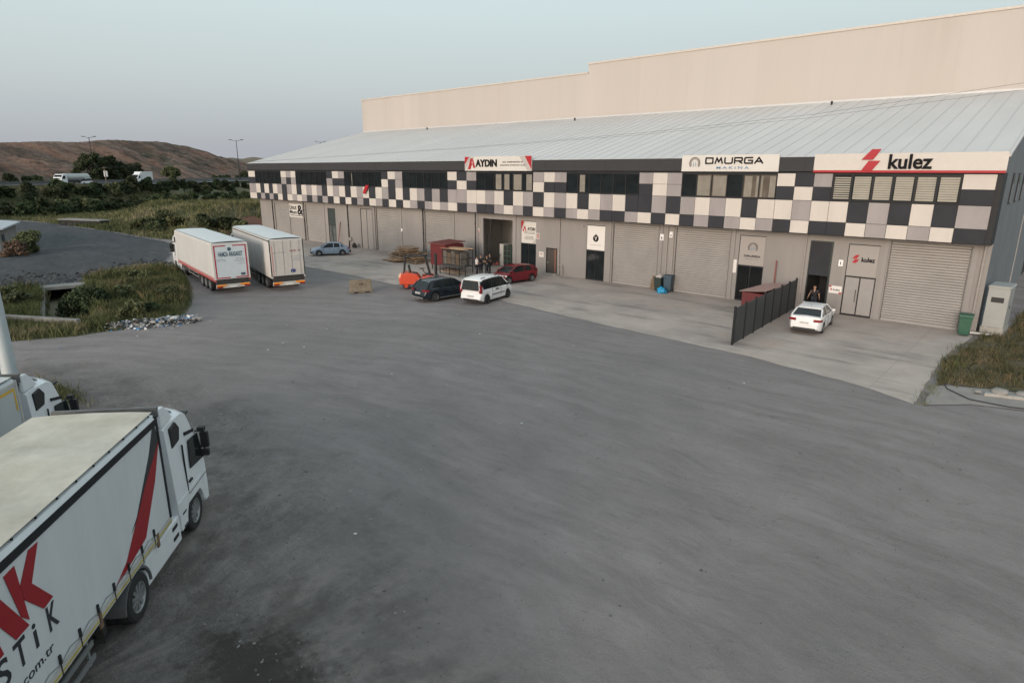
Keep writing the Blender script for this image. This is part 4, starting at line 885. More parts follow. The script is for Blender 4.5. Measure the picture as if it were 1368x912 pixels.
# ------------------------------------------------------------ lorries
def truck_wheel(parent, x, y, side, r=.51, dual=False, rim=steel):
    t = make_wheel(parent, x, y, r, .31, side, rim, 10, 'wheel', dual)
    return t
def make_lorry(loc, hd, P, label, group=None):
    t = empty('articulated_lorry', (*loc, .01), R(hd), label, 'lorry', group)
    cabm = P['cab']; zc = P.get('cab_z', 3.42)
    # ---- cab: side profile lofted across, sides rounded at the front
    front = 1.28; back = -1.05
    def outline(y):
        # profile at lateral position y (0..1 of the half width)
        k = abs(y); dx = .34*k**3; dz = .18*k**4
        return [(back,.95),(back,zc-.06-dz),(back+.12,zc-dz),(.0,zc-.03-dz),(.42-dx*.5,zc-.14-dz),(.68-dx,zc-.42-dz),(1.08-dx,1.82),(front-dx,1.55),(front+.03-dx,.9),(front-.0-dx,.42),(.72,.42),(.68,.95)]
    rings = []
    for y in (-1,-.985,-.93,-.8,-.5,0,.5,.8,.93,.985,1):
        yy = y*1.235
        rings.append([(x, yy*(1-.10*min(1,max(0,(z-2.5)/(zc-2.5)))**1.4), z) for x, z in outline(y)])
    MB().loft(rings).build('cab', cabm, t, sharp=40)
    # fill between cab floor and wheel arch, step panel behind the wheel
    q = MB()
    for s_ in (1,-1):
        arch = [(.60*math.cos(R(a)), .51+.60*math.sin(R(a))) for a in range(0,181,15)]
        poly_ = [(.72,.42)]+[(x, z) for x, z in arch if True]+[(-1.0,.51),(-1.0,1.02),(.72,1.02)]
        q.prism([(.72,.51)]+arch+[(-1.0,.51),(-1.0,1.25),(.72,1.25)], 'y', s_*1.235, s_*1.10)
    q.build('wheel_arch', cabm, t)
    # windscreen, visor, door glass, door seam, quarter panel
    q = MB(); q.add([(.76,-.98,zc-.62),(.76,.98,zc-.62),(1.06,1.0,1.86),(1.06,-1.0,1.86)], [(0,1,2,3)]); q.v = [(v[0]+.02,v[1],v[2]) for v in q.v]; q.build('windscreen', glass_dark, t)
    q = MB(); q.bar((.80,-1.0,zc-.50),(.80,1.0,zc-.50),.24,.04); q.build('sun_visor', black_plastic, t)
    for s_ in (1,-1):
        y0, y1 = sorted((s_*1.225, s_*1.245))
        q = MB(); q.prism([(-.02,1.72),(.93,1.62),(.66,2.42),(.06,2.46)], 'y', y0, y1); gl = q.build('side_window', glass_dark, t)
        q = MB(); q.box(-.32,s_*1.20,1.16,-.30,s_*1.239,2.5); q.box(-.31,s_*1.2,1.14,.95,s_*1.239,1.16); q.build('door_seam', dark_trim, t)
        q = MB(); q.prism([(-.05,2.72),(.52,2.60),(.5,2.52),(-.05,2.64)], 'y', s_*1.1, s_*1.229); q.build('roof_line_trim', dark_trim, t)
        q = MB(); q.prism([(-.80,2.62),(-.36,2.66),(-.26,2.96),(-.46,3.18),(-.80,3.12)], 'y', s_*1.08, s_*1.205); q.build('side_vent', black_plastic, t, bevel=.02)
        q = MB(); q.box(-.22,s_*1.22,1.42,-.02,s_*1.265,1.47); q.build('door_handle', black_plastic, t)
        # mirrors on arms
        q = MB(); q.obox((.90,s_*1.33,2.12),(.12,.20,.44)); q.obox((.88,s_*1.32,1.76),(.12,.20,.18)); q.obox((.86,s_*1.29,2.44),(.16,.18,.12)); q.path([(.74,s_*1.16,2.42),(.86,s_*1.32,2.42),(.86,s_*1.32,1.7),(.82,s_*1.18,1.64)], .025, 6)
        q.build('mirror', black_plastic, t, bevel=.03)
        q = MB(); q.box(1.12,s_*.72,.62,1.275,s_*1.08,.86); q.build('headlight', lens_clear, t, bevel=.03)
        q = MB()
        for z_ in (.52,.86): q.box(.18 if False else -.86,s_*1.1,z_,-.62,s_*1.24,z_+.05)
        q.build('cab_step', black_plastic, t)
    q = MB(); q.box(1.2,-.95,.98,1.32,.95,1.42); q.box(1.22,-1.0,.5,1.33,1.0,.6); q.build('grille', black_plastic, t, bevel=.02)
    # roof deflector: two side cheeks and a sloped top joined by a rear frame
    zd = P.get('defl_z', 3.78)
    q = MB()
    for s_ in (1,-1): q.prism([(-1.10,zc-.15),(-1.10,zd-.02),(-.86,zd-.04),(-.62,zc+.12),(-.45,zc-.12)], 'y', s_*1.05, s_*1.15)
    q.add([(-.98,-1.05,zd),(-.98,1.05,zd),(-.2,1.05,zc-.06),(-.2,-1.05,zc-.06),(-.98,-1.05,zd-.05),(-.98,1.05,zd-.05),(-.2,1.05,zc-.12),(-.2,-1.05,zc-.12)], [(0,1,2,3),(4,7,6,5),(0,4,5,1),(2,6,7,3)])
    df = q.build('roof_deflector', cabm, t, bevel=.03)
    q = MB(); q.box(-1.14,-1.12,zd-.20,-1.06,1.12,zd+.03); q.box(-1.12,-1.05,zd-.3,-1.0,-1.0,zd); q.box(-1.12,1.0,zd-.3,-1.0,1.05,zd); q.build('deflector_frame', mat('dark_frame_metal',(.10,.10,.10),.5,var=.2), df)
    # chassis, tanks, skirts
    q = MB(); q.box(-4.9,-.45,.72,.9,-.2,1.02); q.box(-4.9,.2,.72,.9,.45,1.02); q.box(-4.2,-.6,1.02,-3.0,.6,1.12); q.box(.3,-1.0,.42,.95,1.0,.95); q.box(-.9,-.9,.55,.2,.9,.98); q.build('chassis', chassis_mat, t)
    for s_ in (1,-1):
        q = MB(); q.prism([(-2.95,.36),(-1.02,.30),(-1.02,.98),(-2.90,1.0),(-3.0,.8)], 'y', s_*.78, s_*1.21); q.build('side_skirt', P.get('skirt', cabm), t, bevel=.04)
        q = MB()
        for z_ in (.52,.78): q.box(-1.5,s_*1.205,z_,-1.2,s_*1.222,z_+.09)
        q.build('skirt_step', black_plastic, t)
        truck_wheel(t, 0, s_*1.06, s_); truck_wheel(t, -3.5, s_*1.09, s_, dual=True)
        q = MB(); a_ = [(-3.5+.64*math.cos(R(a)), .51+.62*math.sin(R(a))) for a in range(0,181,15)]; b_ = [(-3.5+.59*math.cos(R(a)), .51+.57*math.sin(R(a))) for a in range(180,-1,-15)]
        q.prism(a_+b_, 'y', s_*.55, s_*1.255); q.build('mudguard', mat('grey_mudguard',(.10,.10,.105),.6,var=.1), t)
    q = MB(); q.box(-1.55,-.55,1.05,-1.15,.55,1.9); q.build('air_tanks', chassis_mat, t)
    # ---- trailer
    tf, tl, zt = P.get('tf',-1.6), P.get('tl',13.6), P['zt']; tr_ = tf-tl; zb = P.get('zb',1.18); tw = 1.27
    q = MB()
    if P['kind'] == 'tilt':
        q.prism([(-tw,zb),(tw,zb),(tw,zt-.10),(tw-.05,zt-.02),(tw-.25,zt),(-tw+.25,zt),(-tw+.05,zt-.02),(-tw,zt-.10)], 'x', tr_, tf)
    else: q.prism([(-tw,zb),(tw,zb),(tw,zt-.06),(tw-.06,zt),(-tw+.06,zt),(-tw,zt-.06)], 'x', tr_, tf)
    tb = q.build('trailer_body', P['side'], t, bevel=.02)
    q = MB()
    nseg = 40; rngs = []
    for k in range(nseg+1):
        x = tr_+.03+(tl-.06)*k/nseg; sag = -.035*abs(math.sin(k/nseg*math.pi*6)) if P['kind'] == 'tilt' else 0
        rngs.append([(x,-tw+.05,zt+.002),(x,-tw*.6,zt+.03+sag),(x,0,zt+.045+sag*1.4),(x,tw*.6,zt+.03+sag),(x,tw-.05,zt+.002)])
    q.v, q.f, q.m = [], [], []; q.loft([[(x,y,z+.055) for x,y,z in r_] for r_ in rngs], cap=False, closed=False); q.build('trailer_roof', P['roof'], tb, smooth=True)
    # rails and corner posts
    q = MB()
    for s_ in (1,-1):
        q.box(tr_+.05, s_*(tw-.002), zt-.24, tf-.05, s_*(tw+.018), zt-.10) if P.get('black_rail') else q.box(tr_, s_*(tw-.002), zt-.16, tf, s_*(tw+.015), zt-.08)
    q.build('top_rail', dark_trim if P.get('black_rail') else P['frame'], tb)
    for s_ in (1,-1): each([(tf-.06,s_*(tw-.05),zb-.02,tf+.012,s_*(tw+.02),zt-.04),(tr_-.012,s_*(tw-.05),zb-.02,tr_+.05,s_*(tw+.02),zt-.04)], 'corner_post', dark_trim if P.get('black_rail') else P['frame'], tb)
    q = MB()
    for s_ in (1,-1): q.box(tr_, s_*(tw-.1), zb-.16, tf, s_*(tw+.012), zb+.0)
    q.build('base_rail', P['base'], tb)
    q = MB(); q.box(tr_+.1,-.55,.85,tf-.5,-.35,zb-.16); q.box(tr_+.1,.35,.85,tf-.5,.55,zb-.16)
    for x in np.arange(tr_+.4, tf-.4, .9): q.box(x,-tw+.12,zb-.16,x+.08,tw-.12,zb-.06)
    q.build('trailer_chassis', chassis_mat, tb)
    if P.get('ax', True):
        for k, xa in enumerate((tr_+2.1, tr_+3.42, tr_+4.74)):
            for s_ in (1,-1): truck_wheel(t, xa, s_*1.08, s_, .50)
        for s_ in (1,-1):
            q = MB(); q.box(tr_+1.3,s_*.8,1.0,tr_+5.5,s_*1.22,1.04); q.build('mudguard', chassis_mat, t)
    for s_ in (1,-1):
        q = MB(); x0, x1 = tf-7.6, tf-3.6
        for z_ in (.52,.80): q.box(x0, s_*1.17, z_, x1, s_*1.20, z_+.11)
        for x in (x0+.1,(x0+x1)/2,x1-.16): q.box(x, s_*1.12, .45, x+.06, s_*1.168, zb-.16)
        q.build('side_guard', steel, tb)
        q = MB(); q.box(tf-2.75,s_*.75,.25,tf-2.6,s_*.9,zb-.16); q.box(tf-2.85,s_*.68,.2,tf-2.5,s_*.97,.26); q.build('landing_leg', chassis_mat, tb)
    # rear: underrun bar, lamps
    q = MB(); q.box(tr_+.02,-1.2,.78,tr_+.2,1.2,zb-.05); q.build('rear_crossmember', chassis_mat, tb)
    q = MB(); q.box(tr_-.02,-1.22,.45,tr_+.10,1.22,.74); q.build('rear_bumper', mat('dirty_white',(.42,.41,.39),.6,var=.12), tb)
    for s_ in (1,-1):
        q = MB(); q.box(tr_-.045,s_*.50,.60,tr_-.022,s_*1.18,.73); q.build('marker_board', lens_amber, tb)
        q = MB(); q.box(tr_-.045,s_*.78,.47,tr_-.022,s_*1.2,.595); q.build('tail_light', lens_red, tb)
    q = MB(); q.box(tr_-.04,-.28,.48,tr_-.022,.28,.59); q.build('number_plate', MATS['plate_white'], tb)
    return t, tb, tf, tr_, zt, zb, tw
cab_white = paint('white_cab_paint',(.68,.70,.72),.35)
tarp_cream = mat('cream_tarpaulin',(.50,.455,.375),.8,var=.18,scale=1.1,bump=.5,col2=(.58,.54,.46))
curtain_white = mat('white_curtain',(.55,.57,.585),.5,var=.07,scale=.8,bump=.3,stretch=(2.2,1,.35))
dirty_white = mat('dirty_white',(.42,.41,.39),.6,var=.12)
# 1. near lorry with the swoosh
P1 = dict(cab=cab_white, side=curtain_white, roof=tarp_cream, frame=dirty_white, base=dirty_white, zt=3.83, zb=1.28, kind='tilt', black_rail=True, tf=-1.6)
t1, tb, tf, tr_, zt, zb, tw = make_lorry((-16.73,-40.34), 140, P1, 'white curtain-side lorry with a red and black swoosh, lower left corner')
def sidepoly(pts, m_, name, off=.006, th=.006, parent=tb):
    q = MB(); q.prism(pts, 'y', -tw-off, -tw-off-th); return q.build(name, m_, parent)
red_print = mat('red_print',(.28,.014,.02),.45,var=.05); dk_print = mat('dark_print',(.028,.03,.033),.45,var=.05)
sidepoly([(-1.72,3.62),(-1.62,3.2),(-2.45,2.5),(-3.2,2.05),(-3.45,1.95),(-3.12,2.15),(-2.2,3.1),(-1.85,3.60)], dk_print, 'swoosh_print', .002, .003)
sidepoly([(-1.63,3.22),(-2.1,2.45),(-2.9,1.52),(-4.02,1.36),(-4.40,1.33),(-3.8,1.55),(-3.32,1.96),(-2.6,2.55)], red_print, 'swoosh_print', .006, .003)
sidepoly([(-7.02,3.50),(-6.77,3.51),(-6.71,2.54)], red_print, 'letter_print'); sidepoly([(-7.02,3.50),(-6.71,2.54),(-6.86,2.70)], red_print, 'letter_print', .0065)
sidepoly([(-6.18,3.53),(-6.42,3.54),(-6.74,3.15),(-6.72,2.89),(-6.36,2.46),(-6.1,2.49),(-6.50,3.02)], red_print, 'letter_print')
sidepoly([(-7.30,3.45),(-7.16,3.22),(-6.74,2.47),(-7.06,2.47),(-7.42,3.1)], red_print, 'letter_print'); sidepoly([(-7.40,2.75),(-7.34,2.47),(-7.62,2.47)], red_print, 'letter_print')
for ch, x, wd in (('S',-7.42,.26),('T',-7.02,.27),('i',-6.66,.08),('K',-6.20,.26)): put(fit_text(ch, wd, .44 if ch != 'i' else .42, .003, .012), 'lettering', dk_print, tb, (x,-tw-.006,2.21))
put(fit_text('.com.tr', .85, .13, .003, .0), 'lettering', dk_print, tb, (-6.75,-tw-.006,1.74))
q = MB()
for k in range(16):
    u = tf-.95-k*.62
    if u < tr_+.3: break
    q.box(u-.022, -tw-.035, 1.33, u+.022, -tw-.003, 1.50); q.box(u-.010, -tw-.022, 1.1, u+.010, -tw-.012, 1.34)
q.build('curtain_buckles', black_plastic, tb)
q = MB()
for k in range(15):
    u = tf-.95-k*.62; q.bar((u,-tw-.02,1.33),(u-.31,-tw-.02,1.41),.012,.010); q.bar((u-.31,-tw-.02,1.41),(u-.62,-tw-.02,1.33),.012,.010)
q.build('curtain_cord', steel, tb)
q = MB(); q.box(tr_,-tw-.016,1.16,tf,-tw-.0125,1.20); q.build('reflective_strip', mat('yellow_strip',(.42,.34,.06),.5), tb)
q = MB()
for u in (-2.4,-5.0,-7.6,-10.2): q.box(u-.05,-tw-.02,.98,u+.05,-tw+.01,1.30)
q.build('stake_pockets', mat('rusty_brown',(.16,.10,.06),.8,var=.3,scale=6), tb)
q = MB()
for k in range(22): q.tube((tf-.2-k*.6,-tw+.06,zt+.0),(tf-.2-k*.6,-tw+.06,zt+.03),.018,.018,6)
q.build('roof_studs', dark_trim, tb)
# 2. second lorry behind
P2 = dict(cab=cab_white, side=mat('grey_box_side',(.42,.44,.45),.5,var=.07,scale=.5), roof=mat('pale_box_roof',(.50,.50,.48),.5,var=.08), frame=dirty_white, base=dirty_white, zt=3.83, kind='box', tf=-1.6)
t2, tb2, tf2, tr2_, *_ = make_lorry((-22.05,-42.0), 143, P2, 'second white lorry at the left edge, grey box trailer with yellow corner marks')
q = MB(); q.box(tf2-.75,-tw-.008,3.55,tf2-.12,-tw-.002,3.62); q.box(tf2-.18,-tw-.008,3.0,tf2-.12,-tw-.002,3.55); q.build('reflective_marks', mat('yellow_mark',(.60,.36,.04),.5), tb2)
# 3./4. trailers seen from behind
def rear_doors(tb_, tr_, zt, zb, m_, bars=True):
    q = MB(); q.box(tr_-.016,-1.21,zb+.02,tr_-.002,-.008,zt-.12); q.box(tr_-.016,.008,zb+.02,tr_-.002,1.21,zt-.12); q.build('rear_door', m_, tb_)
    if bars:
        q = MB()
        for y in (-.95,-.3,.3,.95): q.tube((tr_-.035,y,zb+.03),(tr_-.035,y,zt-.13),.014,.014,6)
        q.build('lock_rod', steel, tb_)
f3 = (-47.55+15.2*math.cos(R(169.8)), -23.9+15.2*math.sin(R(169.8)))
P3 = dict(cab=cab_white, side=mat('white_box_side',(.50,.505,.50),.5,var=.06,scale=.5), roof=mat('white_sheet_roof',(.60,.61,.61),.5,var=.05), frame=mat('cream_frame',(.56,.55,.52),.5), base=mat('red_base_rail',(.34,.06,.06),.5,var=.1), zt=3.85, zb=1.12, kind='box', tf=-1.6)
t3, tb3, tf3, tr3, zt3, zb3, _ = make_lorry(f3, 169.8, P3, 'white lorry with a red-framed rear board, left of the pair in the yard')
q = MB(); q.box(tr3-.02,-1.18,zb3+.05,tr3-.002,1.18,zt3-.16); bd = q.build('rear_board', mat('pale_blue_board',(.48,.54,.58),.5,var=.04), tb3)
q = MB(); y0, z0, z1 = 1.16, zb3+.07, zt3-.18
q.box(tr3-.026,-y0,z0,tr3-.021,-y0+.09,z1); q.box(tr3-.026,y0-.09,z0,tr3-.021,y0,z1); q.box(tr3-.026,-y0+.09,z0,tr3-.021,-.25,z0+.08); q.box(tr3-.026,.15,z0,tr3-.021,y0-.09,z0+.08); q.box(tr3-.026,-y0+.09,z1-.08,tr3-.021,-.2,z1); q.box(tr3-.026,.3,z1-.08,tr3-.021,y0-.09,z1); q.build('red_border', bright_red, tb3)
blk = mat('slate_blue_ink',(.05,.09,.12),.5)
put(fit_text('HAMZA ARASAKET', 1.75, .36, .004, .03), 'lettering', blk, tb3, (tr3-.024,0,zt3-.85), '-x')
def bars_x(root, rows, x, m_, seed):
    rd = random.Random(seed); q = MB()
    for cy, z, wd, hh in rows:
        y = cy-wd/2
        while y < cy+wd/2-.02:
            l_ = min(rd.uniform(.08,.22), cy+wd/2-y); q.box(x-.004, y, z-hh/2, x-.0005, y+l_, z+hh/2); y += l_+.04
    q.build('small_print', m_, root)
bars_x(tb3, [(.72,zt3-1.22,.6,.05),(.72,zt3-1.34,.7,.05),(-.62,zt3-1.18,.55,.05),(-.62,zt3-1.3,.7,.05),(-.62,zt3-1.42,.7,.05),(-.7,zt3-1.6,.6,.04)], tr3-.021, mat('ink_soft',(.22,.26,.29),.5), 3)
q = MB(); q.lathe([(tr3-.03,.001),(tr3-.03,.14),(tr3-.021,.14)], (0,.05,zt3-.48), 'x', 16); q.box(tr3-.026,-.95,zb3+.22,tr3-.021,-.62,zb3+.42); q.build('round_emblem', blk, tb3)
q = MB(); q.box(tr3,tw+.001,zb3+.06,tf3,tw+.006,zb3+.12); q.build('red_line', bright_red, tb3)
f4 = (-45.45+15.2*math.cos(R(166.2)), -20.45+15.2*math.sin(R(166.2)))
P4 = dict(cab=cab_white, side=mat('grey_white_side',(.50,.49,.475),.5,var=.08,scale=.5), roof=mat('white_sheet_roof',(.60,.61,.61),.5), frame=dark_trim, base=dirty_white, zt=4.02, zb=1.2, kind='box', tf=-1.6, black_rail=False)
t4, tb4, tf4, tr4, zt4, zb4, _ = make_lorry(f4, 166.2, P4, 'white box lorry with two plain rear doors, right of the pair in the yard')
rear_doors(tb4, tr4, zt4, zb4, mat('rear_door_white',(.46,.44,.42),.5,var=.06))
put(fit_text('D İ L B E R', .95, .12, .004, .0), 'lettering', mat('ink_grey',(.1,.09,.09),.5), tb4, (tr4-.02,.62,zt4-1.0), '-x')
put(fit_text('ABCM - AR', .85, .15, .004, .02), 'lettering', mat('dark_red_ink',(.20,.03,.04),.5), tb4, (tr4-.02,-.62,zt4-.92), '-x')
bars_x(tb4, [(-.62,zt4-1.36,.9,.03),(-.62,zt4-1.5,.6,.03),(-.62,zt4-1.6,.6,.03),(-.62,zt4-1.7,.7,.03)], tr4-.017, mat('ink_soft',(.22,.26,.29),.5), 5)
q = MB(); q.box(tr4-.022,-.55,zb4+.22,tr4-.017,-.18,zb4+.48); q.build('blue_plate', mat('blue_plate',(.03,.04,.16),.5), tb4)
q = MB(); q.box(tr4-.022,1.08,zb4+.05,tr4-.017,1.14,zt4-.5); q.build('red_edge_marks', mat('faded_red',(.45,.18,.16),.5), tb4)
# ------------------------------------------------------------ forklift
fk = empty('forklift', (-38.95,-12.7,.012), R(47), 'orange-red forklift truck with a black guard frame beside the dark blue car', 'forklift')
fk.scale = (1.17,1.17,1.2)
orange = paint('forklift_orange',(.50,.055,.02),.4)
q = MB(); q.prism([(-1.35,.30),(-1.38,.75),(-1.25,1.0),(-.75,1.10),(-.15,.98),(.12,.62),(.12,.30)], 'y', -.56, .56); q.build('counterweight', orange, fk, bevel=.08, bseg=3)
q = MB(); q.prism([(.10,.28),(.10,.60),(.30,.70),(.42,.95),(.75,.95),(.85,.28)], 'y', -.5, .5); q.build('body', chassis_mat, fk, bevel=.02)
for s_ in (1,-1):
    q = MB(); q.prism([(.28,.55),(.30,.80),(.55,.92),(.92,.88),(1.02,.55)], 'y', s_*.36, s_*.60); q.build('front_fender', orange, fk, bevel=.03)
    q = MB(); q.prism([(.14,.45),(.14,.80),(.34,.86),(.34,.45)], 'y', s_*.44, s_*.57); q.build('side_panel', orange, fk)
q = MB()
for s_ in (1,-1):
    q.path([(-1.05,s_*.48,.95),(-.95,s_*.46,2.12),(.38,s_*.46,2.16),(.72,s_*.48,.9)], .04, 8)
for x in np.linspace(-.95,.38,7): q.bar((x,-.46,2.14),(x,.46,2.14),.05,.03)
q.build('overhead_guard', black_plastic, fk)
q = MB(); q.obox((-.42,0,.98),(.48,.46,.14)); q.obox((-.68,0,1.28),(.12,.44,.56), rot('Y',-12)); q.build('seat', black_plastic, fk, bevel=.03)
q = MB(); q.tube((.42,0,.9),(.18,0,1.28),.03,.03,8); q.lathe([(-.015,.15),(.015,.15),(.015,.19),(-.015,.19)], (.16,0,1.3), 'z', 16, close=True); q.build('steering_wheel', black_plastic, fk)
q = MB()
for s_ in (1,-1): q.box(1.02,s_*.28,.12,1.12,s_*.36,2.3); q.box(1.13,s_*.20,.12,1.2,s_*.27,2.25)
for z in (.25,1.1,2.2): q.box(1.03,-.28,z,1.1,.28,z+.09)
q.tube((1.08,0,.2),(1.08,0,1.9),.045,.045,8); q.build('mast', black_plastic, fk)
q = MB(); q.box(1.21,-.5,.35,1.25,.5,.45); q.box(1.21,-.5,.75,1.25,.5,.85)
for s_ in (1,-1): q.box(1.251,s_*.22,.08,1.30,s_*.34,.86); q.box(1.30,s_*.22,.08,2.35,s_*.34,.13)
q.build('fork', chassis_mat, fk)
for s_ in (1,-1): make_wheel(fk, .62, s_*.47, .30, .2, s_, orange, 6); make_wheel(fk, -.92, s_*.44, .24, .17, s_, orange, 6)
q = MB()
for s_ in (1,-1): q.box(-1.30,s_*.38,.8,-1.40,s_*.52,.92)
q.build('work_lamp', mat('lamp_lens',(.8,.6,.4),.3), fk)

# ------------------------------------------------------------ timber pile, shed, rack
wood_a = mat('pale_timber',(.36,.245,.155),.85,var=.25,scale=3,stretch=(.3,3,3)); wood_b = mat('weathered_timber',(.24,.175,.12),.9,var=.3,scale=3,stretch=(.3,3,3))
def board_stack(L_, W_, n, seed):
    """a nailed timber panel: slats over bearers"""
    rd = random.Random(seed); q = MB()
    for k in range(n):
        y = -W_/2+W_*(k+.5)/n; q.box(-L_/2+rd.uniform(-.12,.12), y-W_/n*.44, .09, L_/2+rd.uniform(-.12,.12), y+W_/n*.44, .125+rd.uniform(0,.012))
    for x in (-L_/2+.15, 0, L_/2-.15): q.box(x-.05, -W_/2+.02, .0, x+.05, W_/2-.02, .088)
    return q
px, py = -52.0, -3.6; rd = random.Random(4)
base_meshes = [board_stack(3.0,1.4,9,i).mesh('timber') for i in range(4)]
for me_, m_ in zip(base_meshes, (wood_a, wood_b, wood_a, wood_b)): me_.materials.append(m_)
lay = [(0,-.9,-.7),(0,.9,-.3),(0,-.6,.7),(0,1.0,.9),(1,-.7,-.4),(1,.8,.1),(1,-.3,.8),(2,-.6,-.3),(2,.7,.3),(3,-.4,0),(3,.8,.3),(4,-.1,.0),(4,.5,.4),(5,.1,.1),(6,.15,.1),(7,.2,.1)]
for k, (lv, dx, dy) in enumerate(lay):
    o = bpy.data.objects.new('timber_pallet', base_meshes[k % 4]); COL.objects.link(o)
    o.location = (px+dx*1.25*(1-lv*.04)+rd.uniform(-.15,.15), py+dy*1.1+rd.uniform(-.1,.1), .014+lv*.19+rd.uniform(0,.03)); o.rotation_euler = (R(rd.uniform(-3,3)), R(rd.uniform(-4,4)), R(rd.uniform(-25,25)+ (8 if k%2 else -8)))
    tag(o, 'flat timber pallet in the loose pile left of the dark red shed', 'pallet', 'timber pallets piled by the shutters')
shed_red = mat('dark_red_sheet',(.125,.022,.024),.6,var=.12,scale=1); shed_roof = mat('red_brown_roof',(.16,.055,.05),.55,var=.12)
sh = empty('metal_shed', (-44.9,-4.35,.012), R(-4), 'dark red sheet metal shed on legs between the timber pile and the wire rack', 'shed')
q = MB(); q.box(-1.15,-1.1,.45,1.15,1.1,2.45); q.build('shed_body', shed_red, sh)
q = MB()
for x in np.arange(-1.1,1.12,.18): q.box(x,-1.125,.5,x+.05,-1.101,2.42)
for y in np.arange(-1.05,1.1,.18): q.box(1.151,y,.5,1.175,y+.05,2.42)
q.build('wall_ribs', shed_red, sh)
q = MB(); q.prism([(-1.3,2.46),(1.3,2.60),(1.3,2.65),(-1.3,2.51)], 'x', -1.25, 1.25)
for x in np.arange(-1.2,1.3,.3): q.bar((x,-1.3,2.515),(x,1.3,2.655),.05,.04)
q.build('shed_roof', shed_roof, sh)
q = MB()
for x in (-1.05,1.05):
    for y in (-1.0,1.0): q.box(x-.04,y-.04,0,x+.04,y+.04,.449)
q.build('shed_legs', chassis_mat, sh)
rk = empty('wire_rack', (-42.75,-5.0,.012), R(-6), 'dark wire rack of cardboard and scrap, planks laid over it', 'rack')
q = MB()
for x in (-1.3,1.3):
    for y in (-.75,.75): q.box(x-.03,y-.03,0,x+.03,y+.03,2.15)
for z in (.62,1.35,2.1):
    q.box(-1.3,-.78,z,1.3,-.73,z+.05); q.box(-1.3,.73,z,1.3,.78,z+.05); q.box(-1.33,-.73,z,-1.28,.73,z+.05); q.box(1.28,-.73,z,1.33,.73,z+.05)
for x in np.arange(-1.2,1.3,.2): q.box(x-.006,-.765,.65,x+.006,-.753,2.1)
for z in np.arange(.8,2.1,.2): q.box(-1.3,-.752,z,1.3,-.74,z+.012)
q.build('rack_frame', chassis_mat, rk)
q = MB(); q.box(-1.27,-.72,.671,1.27,.72,.69); q.build('shelf', mat('dark_board',(.07,.06,.055),.8), rk)
card = mat('cardboard',(.15,.105,.07),.9,var=.2,scale=3)
for k, (x, y, a, b, h_) in enumerate([(-.98,-.25,.5,.8,1.25),(-.45,-.3,.5,.7,1.1),(.08,-.28,.5,.7,1.3),(.6,-.25,.45,.7,1.05),(1.03,-.3,.36,.6,1.2),(-.7,.32,.8,.5,1.3),(.5,.34,1.1,.45,1.2)]):
    q = MB(); q.box(-a/2,-b/2,0,a/2,b/2,h_); o = q.build('cardboard_box', card if k % 2 else mat('dull_scrap',(.13,.115,.10),.85,var=.4,scale=5), None, bevel=.01)
    o.location = rk.matrix_basis @ Vector((x,y,.692)) if False else Vector((-42.75+x, -5.0+y, .706)); o.rotation_euler = (0,0,R(-6))
    tag(o, 'worn cardboard box standing inside the wire rack', 'box', 'boxes in the wire rack')
for k in range(7):
    q = MB(); q.box(-1.6,-.09,0,1.6,.09,.035); o = q.build('timber_plank', wood_a, None)
    o.location = (-42.75+rd.uniform(-.2,.2), -5.55+k*.19, 2.18+.025*(k%3)); o.rotation_euler = (0, R(rd.uniform(-1,1)), R(-6+rd.uniform(-9,9)))
    tag(o, 'pale plank lying across the top of the wire rack', 'plank', 'planks on the wire rack')
wt = empty('work_table', (-41.9,-6.45,.012), R(-3), 'low dark steel work table in front of the wire rack', 'table')
q = MB(); q.box(-1.45,-.42,.78,1.45,.42,.84); q.build('table_top', mat('dark_steel_top',(.055,.055,.055),.6,var=.2), wt)
for x in (-1.35,0,1.35):
    for y in (-.36,.36): q = MB(); q.box(x-.03,y-.03,0,x+.03,y+.03,.779); q.build('leg', chassis_mat, wt)
q = MB(); q.box(-1.35,-.36,.25,1.35,-.30,.29); q.box(-1.35,.30,.25,1.35,.36,.29); q.build('stretcher', wood_a, wt)
# pipes scattered / post by the far wall
q = MB(); q.tube((-69.6,-.5,.012),(-69.5,-.06,2.9),.05,.05,8); tag(q.build('red_pole', mat('dull_red_steel',(.20,.06,.05),.6)), 'thin dull red pole leaning on the wall right of the green glass door', 'pole')
q = MB(); q.tube((-15.47,-.25,1.8),(-15.47,-.25,3.2),.05,.05,8); q.tube((-15.47,-.25,.012),(-15.47,-.25,1.8),.04,.04,8); tag(q.build('red_pole', MATS['dull_red_steel']), 'thin dull red pole standing behind the red roofed cabinet', 'pole')
# scooter-like scrap by the far door
sc = empty('rubble_heap', (-65.9,-.7,.012), 0, 'small dark heap of cable and tyres against the wall near the far doors', 'scrap')
q = MB()
for k,(x,z) in enumerate(((0,.1),(.3,.1),(.15,.26))): q.lathe([(-.08,.13),(.08,.13),(.09,.24),(-.09,.24)], (x,0,z+.12), 'y', 14, close=True)
q.build('tyres', tyre_m, sc)

